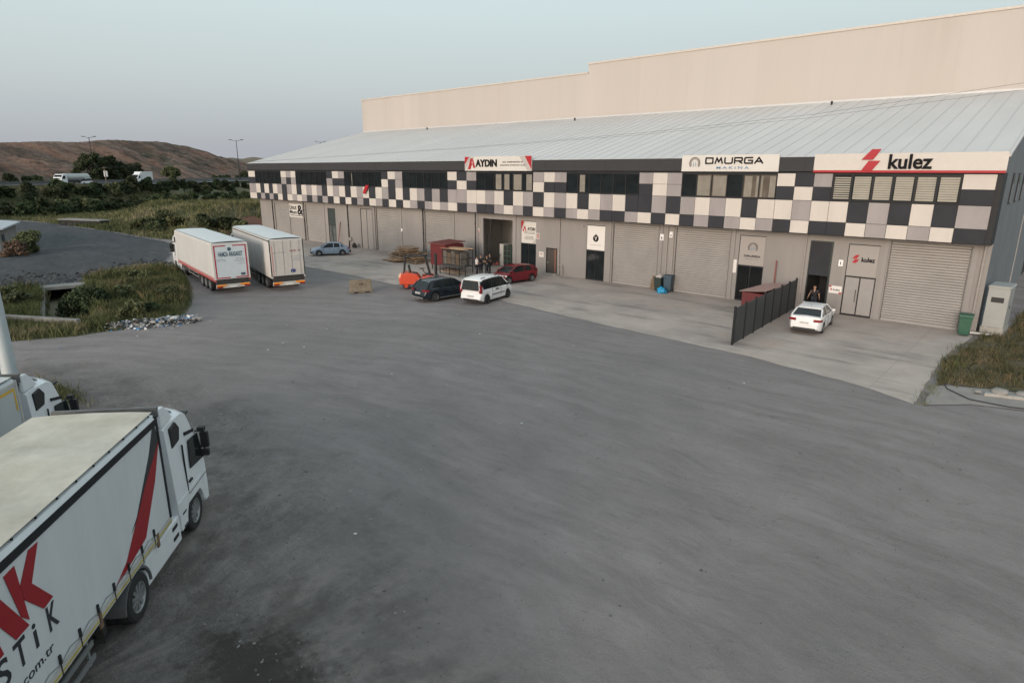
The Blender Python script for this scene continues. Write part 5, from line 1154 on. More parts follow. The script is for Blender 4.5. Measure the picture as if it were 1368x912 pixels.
# ------------------------------------------------------------ machines inside the workshop
mc = empty('machine_cabinet', (-42.2,1.1,.03), 0, 'pale grey machine cabinet standing inside the open workshop door', 'cabinet')
q = MB(); q.box(-.55,-.4,0,.0,.5,2.15); q.build('housing', mat('machine_grey',(.36,.35,.33),.5,var=.05), mc, bevel=.02)
q = MB(); q.box(.02,-.4,0,1.05,.5,2.0); q.build('bay_shade', black_in, mc)  # solid near-black block painted as the shade inside the bay
q = MB()
for x in (.02,.5,1.02): q.box(x-.03,-.43,0,x+.03,-.401,2.05)
for z in (.5,1.0,1.5,2.0): q.box(.02,-.425,z,1.02,-.402,z+.05)
q.build('bay_frame', mat('bay_green',(.05,.10,.06),.5), mc)
pt = empty('pallet_truck', (-43.3,.2,.03), R(30), 'small pallet jack parked in the workshop doorway', 'pallet jack')
q = MB(); q.box(-.6,-.26,.12,.5,-.12,.18); q.box(-.6,.12,.12,.5,.26,.18); q.box(.5,-.26,.1,.65,.26,.4); q.build('forks', mat('jack_red',(.3,.05,.04),.5), pt)
q = MB(); q.tube((.6,0,.35),(.85,0,1.15),.02,.02,8); q.tube((.85,-.15,1.15),(.85,.15,1.15),.02,.02,8); q.build('handle', black_plastic, pt)
cr_ = empty('white_crate', (-39.7,-.9,.012), R(12), 'white plastic crate on the ground left of the red hatchback', 'crate')
q = MB(); q.box(-.35,-.25,0,.35,.25,.03)
q.box(-.35,-.25,.031,-.32,.25,.42); q.box(.32,-.25,.031,.35,.25,.42); q.box(-.319,-.25,.031,.319,-.22,.42); q.box(-.319,.22,.031,.319,.25,.42); q.build('crate_body', sign_white, cr_)

# ------------------------------------------------------------ bins, bags, fence, cabinet, block
green_bin = mat('bin_green',(.012,.075,.045),.5,var=.1); dark_bin = mat('bin_dark',(.02,.032,.03),.5,var=.12)
def wheelie(loc, hd, m_, label, h_=1.05, w_=.56, lid=True):
    t = empty('wheelie_bin', (*loc,.014), R(hd), label, 'bin')
    rings = []
    for z, s_ in ((.08,.80),(.3,.86),(h_-.12,1.0),(h_-.1,1.06),(h_-.04,1.06)): rings.append([(x*s_*w_/2, y*s_*w_*.62, z) for x, y in ((-1,-1),(1,-1),(1,1),(-1,1))])
    MB().loft(rings).build('bin_body', m_, t, bevel=.02)
    if lid:
        q = MB(); q.prism([(-w_*.72,h_-.039),(w_*.70,h_-.039),(w_*.66,h_+.05),(-w_*.2,h_+.09),(-w_*.68,h_+.05)], 'x', -w_*.56, w_*.56); q.build('lid', m_, t, bevel=.02)
    q = MB()
    for s_ in (1,-1): q.lathe([(-.03,.03),(-.03,.1),(.03,.1),(.03,.03)], (s_*w_*.42,w_*.55,.1), 'x', 14, close=True)
    q.build('wheels', rubber, t)
    q = MB(); q.tube((-w_*.4,w_*.78,h_-.1),(w_*.4,w_*.78,h_-.1),.018,.018,8); q.build('handle', m_, t)
    return t
wheelie((-4.15,-1.05), 5, green_bin, 'green wheelie bin at the right end of the near shutter', 1.2, .62)
wheelie((-24.1,-.75), 0, dark_bin, 'dark green bin overflowing with rubbish between the two near shutters', 1.15, .62, lid=False)
wheelie((-23.45,-.5), 10, mat('bin_blue_lid',(.03,.06,.085),.5), 'dark bin with a blue lid right behind the overflowing bin', 1.25, .62)
def blob(name, c_, r_, m_, seed, label, cat, kind=None, parent=None, squash=.8, amp=.35, freq=2.2, sub=3):
    bm = bmesh.new(); bmesh.ops.create_icosphere(bm, subdivisions=sub, radius=1)
    for v in bm.verts:
        k = 1+amp*noise.noise(v.co*freq+Vector((seed,seed*2,0)))+amp*.5*noise.noise(v.co*freq*2.7+Vector((seed,0,3))); v.co = Vector((v.co.x*k*r_, v.co.y*k*r_, max(v.co.z*k*squash, -.55*squash)*r_+.55*squash*r_))
    me = bpy.data.meshes.new(name); bm.to_mesh(me); bm.free(); o = link(name, me, m_, parent, smooth=True); o.location = c_
    return tag(o, label, cat, kind=kind) if parent is None else o
blob('rubbish_bag', (-23.55,-1.3,.012), .36, mat('blue_plastic_bag',(.02,.26,.48),.35,var=.15,scale=5), 3., 'bright blue plastic rubbish bag on the ground before the dark bins', 'bag', amp=.5)
blob('rubbish_bag', (-24.15,-.78,1.02), .26, mat('mixed_rubbish',(.38,.27,.2),.7,var=.5,scale=9,col2=(.6,.6,.6)), 5., 'crumpled paper and rubbish piled on top of the open bin', 'rubbish', amp=.6)
q = MB(); q.obox((0,0,.55),(.5,.04,1.05),rot('X',-10)); q.obox((-.1,-.1,.42),(.4,.03,.8),rot('X',-14)); o = q.build('cardboard_sheet', card); o.location = (-24.75,-.35,.014); tag(o, 'folded brown cardboard leaning on the wall left of the bins', 'cardboard')
# dark metal fence running out from the wall
fe = empty('metal_fence', (-13.55,-6,.012), 0, 'dark grey sheet metal fence running out from the wall left of the white saloon', 'fence')
fx0, fy0, fx1, fy1 = -13.95, -.35, -13.15, -12.3; nP = 7
fm_ = mat('dark_fence_sheet',(.040,.045,.048),.55,var=.12,scale=.8)
for k in range(nP):
    a = Vector((fx0+(fx1-fx0)*k/nP, fy0+(fy1-fy0)*k/nP, 0)); b = Vector((fx0+(fx1-fx0)*(k+1)/nP, fy0+(fy1-fy0)*(k+1)/nP, 0))
    q = MB(); q.bar(a+Vector((0,0,1.05)), b+Vector((0,0,1.05)), .04, 2.0); q.build('fence_panel', fm_, fe, world=True)
    q = MB()
    for j in range(1,9):
        c_ = a.lerp(b, j/9); q.box(c_.x-.035,c_.y-.012,.07,c_.x+.035,c_.y+.012,2.04)
    q.build('panel_ribs', fm_, fe, world=True)
for k in range(nP+1):
    c_ = Vector((fx0+(fx1-fx0)*k/nP, fy0+(fy1-fy0)*k/nP, 0)); q = MB(); q.box(c_.x-.05,c_.y-.05,0,c_.x+.05,c_.y+.05,2.16); q.build('fence_post', dark_trim, fe, world=True)
# low red roofed cabinet behind the fence
rc_ = empty('low_cabinet', (-15.1,-2.6,.012), R(-4), 'low dark red cabinet with a ribbed roof behind the dark fence', 'cabinet')
q = MB(); q.box(-.75,-1.9,.1,.75,1.9,1.5); q.build('cabinet_body', shed_red, rc_)
q = MB(); q.prism([(-.9,1.52),(.9,1.72),(.9,1.76),(-.9,1.56)], 'y', -2.05, 2.05)
q.build('cabinet_roof', mat('weathered_red_roof',(.13,.075,.07),.6,var=.2), rc_)
q = MB()
for y in np.arange(-2.0,2.05,.28): q.bar((-.9,y,1.575),(.9,y,1.775),.07,.035)
q.build('roof_ribs', mat('pale_red_rib',(.24,.17,.16),.6,var=.2), rc_)
# electricity kiosk beside the side wall
ek = empty('electricity_kiosk', (-2.95,1.15,0), R(-3), 'tall pale grey electricity kiosk on a concrete base against the side wall', 'kiosk')
q = MB(); q.box(-.55,-.95,0,.55,.95,.45); q.build('plinth', concrete, ek, bevel=.01)
q = MB(); q.box(-.5,-.9,.45,.5,.9,2.75); q.build('housing', mat('kiosk_grey',(.28,.29,.285),.5,var=.08,scale=1), ek, bevel=.015)
q = MB(); q.prism([(-.56,2.76),(.56,2.76),(.5,2.86),(-.5,2.86)], 'y', -.96, .96); q.build('cap', mat('kiosk_cap',(.30,.31,.30),.6,var=.1), ek, bevel=.01)
q = MB(); q.box(.501,-.86,.55,.515,-.01,2.7); q.box(.501,.01,.55,.515,.86,2.7); q.build('door', MATS['kiosk_grey'], ek)
q = MB(); q.box(-.3,-.912,1.9,.3,-.901,2.2); q.box(.516,-.14,1.5,.54,-.08,1.7); q.build('vent', black_plastic, ek)
# concrete block in the yard
jb = empty('concrete_block', (-40.85,-17.05,.01), R(66), 'weathered brown concrete barrier block alone in the yard near the lorries', 'barrier')
q = MB(); q.prism([(-.42,0),(.42,0),(.42,.22),(.24,.5),(.17,1.0),(-.17,1.0),(-.24,.5),(-.42,.22)], 'x', -.82, .82)
jm = mat('brown_concrete',(.17,.14,.105),.9,var=.22,scale=3,bump=.3); q.build('block', jm, jb, bevel=.03)
q = MB(); q.box(-.6,-.425,.001,-.25,-.41,.10); q.box(.25,-.425,.001,.6,-.41,.10); q.build('lift_slots', dark_trim, jb)
q = MB()
for x, w_ in ((-.15,.05),(.0,.05),(.1,.09)): q.obox((x,-.225,.62),(w_,.02,.22),rot('X',8))
q.build('painted_marks', mat('faded_mark',(.07,.055,.045),.8), jb)
# ------------------------------------------------------------ people
skin = mat('skin',(.34,.20,.14),.6,var=.05); hair_m = mat('dark_hair',(.02,.015,.012),.7); black_cloth = mat('black_cloth',(.018,.018,.021),.9,var=.2); white_cloth = mat('white_cloth',(.62,.60,.60),.85,var=.06)
shoe_m = mat('shoe_leather',(.025,.022,.02),.7); jean = mat('dark_jeans',(.022,.024,.034),.9,var=.2)
def skin_mesh(name, pts, edges, m_, parent, root=0, lvl=1):
    me = bpy.data.meshes.new(name); me.from_pydata([p[0] for p in pts], edges, [])
    o = bpy.data.objects.new(name, me); COL.objects.link(o); o.parent = parent
    s = o.modifiers.new('skin','SKIN'); s.use_smooth_shade = True
    bpy.context.view_layer.update()
    for i, (p, r_) in enumerate(pts):
        sv = me.skin_vertices[0].data[i]; sv.radius = r_ if isinstance(r_, tuple) else (r_, r_); sv.use_root = (i == root)
    d = o.modifiers.new('sub','SUBSURF'); d.levels = lvl; d.render_levels = lvl
    me.materials.append(m_); return o
def person(loc, hd, shirt, label, group=None, armL=None, armR=None, lean=0., stride=.12, scale=1.):
    t = empty('person', (*loc,.014), R(hd), label, 'person', group); t.scale = (scale,)*3
    # x forward, y left
    hip = (0,0,.95); chest = (.02+lean,0,1.30); neck = (.01+lean*1.3,0,1.50); head = (.03+lean*1.4,0,1.66)
    J = {'hip':(hip,(.15,.12)),'waist':((.01+lean*.5,0,1.10),(.14,.105)),'chest':(chest,(.17,.12)),'neck':(neck,.058),'jaw':((.03+lean*1.35,0,1.57),.062),'head':(head,.092),'crown':((.01+lean*1.4,0,1.74),.075)}
    for s_, k, dx in ((1,'L',stride),(-1,'R',-stride*.5)):
        J['hj'+k] = ((0,s_*.10,.90),.095); J['kn'+k] = ((dx*.6+.03,s_*.11,.50),.062); J['an'+k] = ((dx-.02,s_*.12,.10),.042); J['toe'+k] = ((dx+.15,s_*.14,.035),.035)
        J['sh'+k] = ((lean,s_*.19,1.42),.062)
        el, ha = (armL if s_ > 0 else armR) or ((lean+.0,s_*.27,1.14),(lean+.12,s_*.25,.90))
        J['el'+k] = (el,.042); J['wr'+k] = (ha,.028)
    E_ = [('hip','waist'),('waist','chest'),('chest','neck'),('neck','jaw'),('jaw','head'),('head','crown')]
    for k in 'LR': E_ += [('hip','hj'+k),('hj'+k,'kn'+k),('kn'+k,'an'+k),('an'+k,'toe'+k),('chest','sh'+k),('sh'+k,'el'+k),('el'+k,'wr'+k)]
    pts = dict(J); ex = list(E_)
    for k, s_ in (('L',1),('R',-1)):
        w_ = Vector(J['wr'+k][0]); e_ = Vector(J['el'+k][0]); d = (w_-e_).normalized(); pl = w_+d*.07; side = Vector((0,s_,0)).cross(d)
        if side.length < .1: side = Vector((1,0,0))
        side.normalize(); pts['pm'+k] = (tuple(pl), (.036,.018)); ex.append(('wr'+k,'pm'+k))
        for j, (o_, ln) in enumerate(((-.03,.075),(-.01,.085),(.01,.08),(.03,.065))):
            a = pl+side*o_+d*.02; b = a+d*ln*.55; c_ = b+(d*.8+Vector((0,-s_,0))*.5).normalized()*ln*.5
            pts[f'f{k}{j}a'] = (tuple(a),.010); pts[f'f{k}{j}b'] = (tuple(b),.009); pts[f'f{k}{j}c'] = (tuple(c_),.008)
            ex += [('pm'+k,f'f{k}{j}a'),(f'f{k}{j}a',f'f{k}{j}b'),(f'f{k}{j}b',f'f{k}{j}c')]
        a = w_+side*.035+d*.03; b = a+side*.03+d*.035; pts['t'+k] = (tuple(a),.011); pts['u'+k] = (tuple(b),.009); ex += [('wr'+k,'t'+k),('t'+k,'u'+k)]
    names = list(pts); idx = {n_:i for i, n_ in enumerate(names)}
    body = skin_mesh('body', [pts[n_] for n_ in names], [(idx[a],idx[b]) for a, b in ex], skin, t, 0)
    def sub(nm, keys, edges, grow, m_, sc=1.):
        P_ = [(J[k][0], tuple(np.array(J[k][1] if isinstance(J[k][1], tuple) else (J[k][1],)*2)+grow*2.)) for k in keys]
        ii = {k:i for i, k in enumerate(keys)}; return skin_mesh(nm, P_, [(ii[a],ii[b]) for a, b in edges], m_, t, 0)
    J['mid'] = ((lean*.9,0,1.44),(.085,.075))
    for k, s_ in (('L',1),('R',-1)):
        a = Vector(J['sh'+k][0]); b = Vector(J['el'+k][0]); J['slv'+k] = (tuple(a.lerp(b,.75)),.047)
    sub('shirt', ['hip','waist','chest','mid','shL','slvL','shR','slvR'], [('hip','waist'),('waist','chest'),('chest','mid'),('chest','shL'),('shL','slvL'),('chest','shR'),('shR','slvR')], .016, shirt)
    sub('trousers', ['hip','hjL','knL','anL','hjR','knR','anR'], [('hip','hjL'),('hjL','knL'),('knL','anL'),('hip','hjR'),('hjR','knR'),('knR','anR')], .014, jean)
    for k in 'LR':
        a = Vector(J['an'+k][0]); q = MB(); q.obox((a.x+.07,a.y,.04),(.28,.10,.085)); q.build('shoe', shoe_m, t, bevel=.02)
    bm = bmesh.new(); bmesh.ops.create_icosphere(bm, subdivisions=2, radius=1); hc_ = Vector(head)
    for v in list(bm.verts): v.co = hc_+Vector((v.co.x*.105-.018, v.co.y*.098, v.co.z*.11+.045))
    bmesh.ops.delete(bm, geom=[v for v in bm.verts if v.co.z < hc_.z-.03 or (v.co.x > hc_.x+.055 and v.co.z < hc_.z+.06)], context='VERTS')
    me = bpy.data.meshes.new('hair'); bm.to_mesh(me); bm.free(); link('hair', me, hair_m, t, smooth=True)
    q = MB()
    for s_ in (1,-1): q.obox((hc_.x+.093,s_*.032,hc_.z+.01),(.012,.022,.012))
    q.build('eyes', hair_m, t); q = MB(); q.obox((hc_.x+.098,0,hc_.z-.055),(.012,.045,.010)); q.build('mouth', mat('lip',(.25,.10,.08),.6), t)
    q = MB(); q.prism([(hc_.x+.085,hc_.z+.01),(hc_.x+.118,hc_.z-.028),(hc_.x+.085,hc_.z-.03)],'y',-.013,.013); q.obox((hc_.x,.098,hc_.z-.01),(.035,.015,.055)); q.obox((hc_.x,-.098,hc_.z-.01),(.035,.015,.055)); q.build('nose_and_ears', skin, t)
    return t
person((-39.92,-5.31), 60, white_cloth, 'person in a white T-shirt and dark trousers, foremost of the group by the rack', armR=((.05,-.27,1.15),(.22,-.15,1.12)))
person((-40.35,-4.35), -60, black_cloth, 'person in a dark top directly behind the one in the white T-shirt', armL=((-.05,.30,1.18),(.12,.38,1.28)), armR=((-.05,-.30,1.2),(.1,-.3,1.35)))
person((-39.60,-4.30), 215, black_cloth, 'person in a black top and trousers, right one of the group, back to the yard', armL=((.1,.30,1.18),(.28,.16,1.22)), armR=((.1,-.3,1.18),(.3,-.16,1.25)))
person((-40.1,-3.4), 250, black_cloth, 'person in black furthest back in the group, nearest the workshop door', armL=((.05,.27,1.15),(.2,.1,1.2)))
person((-12.75,-.15), 275, black_cloth, 'person in black with bare arms standing in the dark doorway behind the white saloon', armL=((.08,.29,1.18),(.26,.36,1.0)), armR=((.05,-.3,1.17),(.22,-.34,.98)), lean=.10)
# red cloth hanging from the far window
bm = bmesh.new(); bmesh.ops.create_grid(bm, x_segments=10, y_segments=14, size=1)
for v in bm.verts:
    x, y = v.co.x, v.co.y; v.co = Vector((x*.30*(1-.35*(y<0)*abs(y))+.28*(y), -.12+.07*math.sin(x*7+y*2)+.05*noise.noise(Vector((x*3,y*3,0))), y*.48))
me = bpy.data.meshes.new('red_cloth'); bm.to_mesh(me); bm.free(); o = link('red_cloth', me, mat('red_fabric',(.36,.01,.02),.8,var=.2,scale=6), None, smooth=True); o.location = (-61.5,-1.5,7.05)
so_ = o.modifiers.new('thick','SOLIDIFY'); so_.thickness = .02
tag(o, 'crumpled red cloth hanging out of the third window from the far end', 'cloth')

# ------------------------------------------------------------ mast, highway lamps, wires, guard rails
mast_m = mat('mast_paint',(.40,.45,.47),.5,.1,var=.08,scale=1)
mt = empty('lighting_mast', (-26.4,-41.15,0), 0, 'tall pale blue-grey lighting mast cut by the left edge, behind the parked lorries', 'lamp post')
q = MB(); q.tube((0,0,0),(0,0,11),.24,.17,20); q.build('pole', mast_m, mt, sharp=40)
q = MB(); q.tube((0,0,0),(0,0,.12),.42,.42,20); q.box(-.12,-.26,.6,.12,-.20,1.3); q.build('base_plate', steel, mt)
q = MB(); q.tube((0,0,10.9),(-1.2,-.5,11.5),.06,.05,8); q.obox((-1.4,-.6,11.5),(.6,.3,.12)); q.build('lamp_head', steel, mt)
def hw_lamp(x, y, z0, h_, label):
    t = empty('street_lamp', (x,y,z0), 0, label, 'street lamp', 'lamps along the highway')
    q = MB(); q.tube((0,0,0),(0,0,h_),.22,.12,8); q.build('pole', chassis_mat, t)
    ar = Vector((.7,.6,0)).normalized()
    for s_ in (1,-1):
        q = MB(); q.tube((0,0,h_-.3),ar*s_*2.2+ZZ*(h_+.25),.09,.07,6); q.bar(ar*s_*1.9+ZZ*(h_+.25), ar*s_*3.1+ZZ*(h_+.32), .5, .28); q.build('lamp_arm', chassis_mat, t)
hw_lamp(-276.5,84.5,4.8,16.6,'twin-armed street lamp rising over the highway just left of the building')
hw_lamp(-338,163,4.6,20.5,'twin-armed street lamp whose head shows above the roof\'s left end')
hw_lamp(-322,42,5.0,17.5,'street lamp in front of the brown hill above the tanker')
up = empty('utility_pole', (-196.6,10.6,4.2), 0, 'utility pole with a crossarm and a white box beside the highway', 'utility pole')
q = MB(); q.tube((0,0,0),(0,0,5.8),.16,.11,8); q.build('pole', mat('pole_timber',(.12,.10,.085),.9), up)
rd_ = Vector((ROAD_D[0],ROAD_D[1],0)); q = MB(); q.bar(rd_*-.9+ZZ*5.4, rd_*.9+ZZ*5.4, .12, .14); q.build('crossarm', mat('arm_rust',(.30,.17,.10),.8), up)
q = MB(); q.obox((-.25,.25,3.9),(.7,.7,1.5)); q.build('transformer_box', white_paint, up)
def cable(name, pts, r, label, n=14, m_=black_plastic, sag=0.):
    P_ = []
    for a, b in zip(pts[:-1], pts[1:]):
        for k in range(n):
            t = k/n; v = Vector(a).lerp(Vector(b), t); v.z -= sag*4*t*(1-t); P_.append(v)
    P_.append(Vector(pts[-1])); rings = []
    for i, p_ in enumerate(P_):
        d = (P_[min(i+1,len(P_)-1)]-P_[max(i-1,0)]).normalized(); u = d.cross(ZZ).normalized(); w_ = u.cross(d)
        rings.append([tuple(p_+u*r*math.cos(k*math.pi/3)+w_*r*math.sin(k*math.pi/3)) for k in range(6)])
    return tag(MB().loft(rings).build(name, m_, smooth=True), label, 'cable')
cable('overhead_cable', [(8,-6,13.9),(-3.3,-6,13.11),(-12.4,-6,12.22),(-23.4,-6,11.62),(-40,-6,11.05),(-77.9,-6,10.16),(-120,-6,9.8),(-196.6,10.6,9.9)], .007, 'upper thin overhead cable running along the front of the roof', 3)
cable('overhead_cable', [(8,-6.6,13.45),(-3.3,-6.6,12.75),(-12.4,-6.6,12.0),(-23.4,-6.6,11.45),(-40,-6.6,10.95),(-77.9,-6.6,10.08),(-120,-6.6,9.7),(-196.0,10.1,9.7)], .006, 'lower thin overhead cable running along the front of the roof', 3)
cable('overhead_cable', [(-178.5,-12.5,9.9),(-196.6,10.6,9.7),(-214,34,10.2)], .03, 'cable strung along the highway from the utility pole', 8, sag=.2)
gm = mat('guard_rail_steel',(.11,.11,.115),.6,.3,var=.1)
for u, lab in ((-.6,'grey guard rail along the near edge of the highway'),(15.2,'grey guard rail along the middle of the highway'),(30.5,'grey guard rail along the far edge of the highway')):
    gr = empty('guard_rail', (ROAD_A[0],ROAD_A[1],4.9), 0, lab, 'guard rail'); P_ = lambda s: Vector((ROAD_A[0]+ROAD_D[0]*s+ROAD_N[0]*u, ROAD_A[1]+ROAD_D[1]*s+ROAD_N[1]*u, 4.9))
    q = MB(); q.bar(P_(-60)+ZZ*.62, P_(420)+ZZ*.62, .08, .32); 
    if u > 10: q.bar(P_(-60)+ZZ*.95, P_(420)+ZZ*.95, .06, .12)
    q.build('rail', gm, gr, world=True)
    q = MB()
    for s in range(-60,421,4): p_ = P_(s); q.box(p_.x-.06,p_.y-.06,4.85,p_.x+.06,p_.y+.06,5.55)
    q.build('rail_posts', gm, gr, world=True)

# vehicles on the highway, all heading left
hdg = math.degrees(math.atan2(-ROAD_D[1], -ROAD_D[0]))
def hpos(s, u): return (ROAD_A[0]+ROAD_D[0]*s+ROAD_N[0]*u, ROAD_A[1]+ROAD_D[1]*s+ROAD_N[1]*u, 5.03)
tk = empty('tanker_lorry', hpos(30.0,9), R(hdg), 'white tanker lorry driving left on the highway', 'lorry')
q = MB(); q.prism([(0,.5),(0,2.9),(1.3,2.95),(2.0,2.0),(2.15,1.6),(2.15,.5)], 'y', -1.22, 1.22); q.build('cab', cab_white, tk, bevel=.1)
q = MB(); q.prism([(.7,1.7),(1.95,1.7),(1.45,2.5),(.7,2.55)], 'y', 1.222, 1.235); q.prism([(.7,1.7),(1.95,1.7),(1.45,2.5),(.7,2.55)], 'y', -1.235, -1.222); q.add([(2.13,-1.05,1.75),(2.13,1.05,1.75),(1.52,1.05,2.75),(1.52,-1.05,2.75)],[(0,1,2,3)]); q.build('windows', glass_dark, tk)
q = MB(); q.lathe([(-8.9,.2),(-8.85,.85),(-8.6,1.08),(-4.4,1.08),(-4.35,1.0),(-4.3,1.08),(-.6,1.08),(-.4,.85),(-.35,.2)], (0,0,2.05), 'x', 20); q.build('tank', mat('tank_steel',(.36,.37,.36),.4,.3,var=.1), tk, sharp=35)
q = MB(); q.box(-8.8,-1.1,.85,1,1.1,1.0); q.box(-8.3,-.25,3.1,-1,.25,3.2); q.build('chassis', chassis_mat, tk)
for x in (1.2,-2.6,-6.4,-7.7):
    for s_ in (1,-1): make_wheel(tk, x, s_*1.05, .48, .3, s_)
cvn = make_car('delivery_van', (0,0), 0, dict(Sv, paint=MATS['white_van_paint'], handles=(.52,), seams=(.38,)), 'small white van on the highway between the tanker and the utility pole', 'van'); cvn.location = hpos(37.0,8.5); cvn.rotation_euler.z = R(hdg)
bt = empty('box_lorry', hpos(62.5,10), R(hdg), 'white box lorry on the highway, nearest the building', 'lorry')
q = MB(); q.prism([(0,.5),(0,2.6),(1.1,2.7),(1.75,1.9),(2.1,1.5),(2.15,.5)], 'y', -1.1, 1.1); q.build('cab', cab_white, bt, bevel=.1)
q = MB(); q.prism([(.6,1.6),(1.75,1.55),(1.2,2.35),(.6,2.4)], 'y', 1.102, 1.12); q.prism([(.6,1.6),(1.75,1.55),(1.2,2.35),(.6,2.4)], 'y', -1.12, -1.102); q.add([(1.85,-.95,1.85),(1.85,.95,1.85),(1.2,.95,2.6),(1.2,-.95,2.6)],[(0,1,2,3)]); q.build('windows', glass_dark, bt)
q = MB(); q.box(-5.6,-1.22,.95,-.1,1.22,3.55); q.build('cargo_box', mat('cargo_white',(.60,.60,.60),.5), bt, bevel=.04)
q = MB(); q.prism([(-.09,2.7),(-.09,3.5),(.9,2.72)], 'y', -1.0, 1.0); q.build('wind_deflector', cab_white, bt, bevel=.04)
q = MB(); q.box(-5.5,-1.0,.55,1,1.0,.94); q.build('chassis', chassis_mat, bt)
for x in (1.1,-3.9):
    for s_ in (1,-1): make_wheel(bt, x, s_*.95, .42, .28, s_)

# ------------------------------------------------------------ culverts and small walls
cc = mat('old_concrete',(.20,.195,.185),.9,var=.2,scale=1.2,bump=.2); dark_conc = mat('stained_concrete',(.10,.098,.092),.9,var=.25,scale=1.5)
def st(s, t): return (DA[0]+dd[0]*s+dn[0]*t, DA[1]+dd[1]*s+dn[1]*t)
def orect(q, s0, s1, t0, t1, z0, z1, mi=0):
    P_ = [st(s0,t0),st(s1,t0),st(s1,t1),st(s0,t1)]; q.prism(P_, 'z', z0, z1, mi); return q
cl = empty('culvert', (*DA,0), 0, 'concrete culvert with a pale slab over a dark ditch', 'culvert')
q = MB(); orect(q, -1.2, .2, -1.55, 1.55, .02, .26); q.build('slab', cc, cl, world=True)
q = MB(); orect(q, -5.0, -1.202, -2.0, 2.0, -.2, .05); q.build('fill', mat('road_fill',(.07,.073,.078),.9,var=.25,scale=1.5), cl, world=True)
q = MB(); orect(q, -4.6, -.0, -1.55, -1.1, -2.4, .019); orect(q, -4.6, 0, 1.1, 1.55, -2.4, .019); orect(q, -5.0, -4.61, -1.5, 1.5, -2.4, .019); q.build('side_walls', dark_conc, cl, world=True)
q = MB(); orect(q, .21, 12.6, -1.45, -1.2, -2.4, .22); q.build('wing_wall', dark_conc, cl, world=True)
lw = empty('low_wall', (-45.2,-36.4,0), 0, 'low stained concrete wall across the near end of the ditch', 'wall')
q = MB(); q.bar((-48.2,-38.1,.2),(-43.2,-35.2,.2),.3,.75); q.build('wall', cc, lw, world=True)
fcv = empty('culvert', (-126.5,-12.8,0), 0, 'far dark culvert opening under a flat concrete slab beyond the asphalt', 'culvert')
q = MB(); q.bar((-130.5,-15.4,.95),(-121.5,-11.6,.95),2.2,.16); q.build('slab', cc, fcv, world=True)
q = MB(); q.bar((-130.3,-15.4,.42),(-121.7,-11.8,.42),1.5,.9); q.build('opening', black_in, fcv, world=True)  # solid dark box stands in for the shade under the slab
hs = empty('roadside_shed', (-95,-31,0), 0, 'low shed with a pale flat roof at the far left edge beside the asphalt', 'shed')
q = MB(); q.prism([(-91.8,-30.6),(-103,-26.9),(-112,-29.5),(-112,-40),(-93,-40)], 'z', 0, 2.45); q.build('shed_wall', mat('shed_block',(.20,.19,.175),.9,var=.2,scale=.7), hs, world=True)
q = MB(); q.prism([(-91.3,-30.2),(-102.8,-26.4),(-112.5,-29.2),(-112.5,-40.5),(-92.6,-40.5)], 'z', 2.45, 2.62); q.build('shed_roof', mat('shed_sheet',(.36,.39,.42),.5,var=.1), hs, world=True)
q = MB(); q.bar((-93.2,-30.09,1.2),(-94.6,-29.63,1.2),.06,1.2); q.build('shed_window', glass_dark, hs, world=True)

# ------------------------------------------------------------ litter and rubble
def chips(name, centers, sizes, mats_, pick, label, cat, squash=.5, seed=3):
    rd = random.Random(seed); q = MB()
    ico = bmesh.new(); bmesh.ops.create_icosphere(ico, subdivisions=1, radius=1); V = [v.co.copy() for v in ico.verts]; Fc = [[v.index for v in f.verts] for f in ico.faces]; ico.free()
    for (x, y, z), s_ in zip(centers, sizes):
        a = rd.uniform(0,6.28); cs, sn = math.cos(a), math.sin(a); sx_, sy_ = rd.uniform(.6,1.4), rd.uniform(.5,1.2); o_ = rd.random()*50
        vs = []
        for v in V:
            k = s_*(1+.45*noise.noise(v*1.7+Vector((o_,0,0)))); X_, Y_, Z_ = v.x*k*sx_, v.y*k*sy_, v.z*k*squash
            vs.append((x+X_*cs-Y_*sn, y+X_*sn+Y_*cs, z+Z_))
        q.add(vs, Fc, pick(rd))
    o = link(name, q.mesh(name, fix=False), mats_, None); return tag(o, label, cat, kind='stuff')
bagw = mat('white_litter',(.50,.50,.51),.6,var=.2,scale=6); bagb = mat('blue_litter',(.05,.20,.42),.5,var=.2); dk_l = mat('dark_litter',(.05,.048,.045),.9); brn = mat('rust_litter',(.24,.10,.06),.8)
cen, siz = [], []; rd = random.Random(8)
A_, B_ = Vector((-41.9,-34.1)), Vector((-40.2,-29.6))
for k in range(1500):
    t = rd.random(); p_ = A_.lerp(B_, t); w_ = .95*math.sin(math.pi*min(1,t*1.05+.02))+.25; o_ = rd.gauss(0,.5)*w_
    x, y = p_.x+o_+ .0, p_.y+rd.gauss(0,.2); h_ = .45*max(0,1-abs(o_)/w_)*rd.random(); cen.append((x,y,.03+h_)); siz.append(rd.uniform(.02,.075) if k % 22 else rd.uniform(.12,.24))
chips('rubbish_heap', cen, siz, [bagw,bagb,dk_l,brn,concrete], lambda r_: r_.choices([0,1,2,3,4],[6,1.5,7,.5,6])[0], 'long heap of white and blue rubbish at the edge of the overgrown ditch', 'rubbish')
cen, siz = [], []
for k in range(45):
    x, y = rd.uniform(-56,-41), rd.uniform(-34,-25)
    if seg_sd(VERGE, np.array([x]), np.array([y]))[0] > .3: cen.append((x,y,float(gz(x,y))+.25)); siz.append(rd.uniform(.04,.13))
for k in range(50):
    cen.append((rd.uniform(-45,-8), rd.uniform(-38,-16), .015)); siz.append(rd.uniform(.02,.055))
chips('litter', cen, siz, [bagw,bagb,concrete], lambda r_: r_.choices([0,1,2],[5,1,5])[0], 'scraps of pale litter and stones scattered over the weeds and gravel', 'litter')
cen, siz = [], []
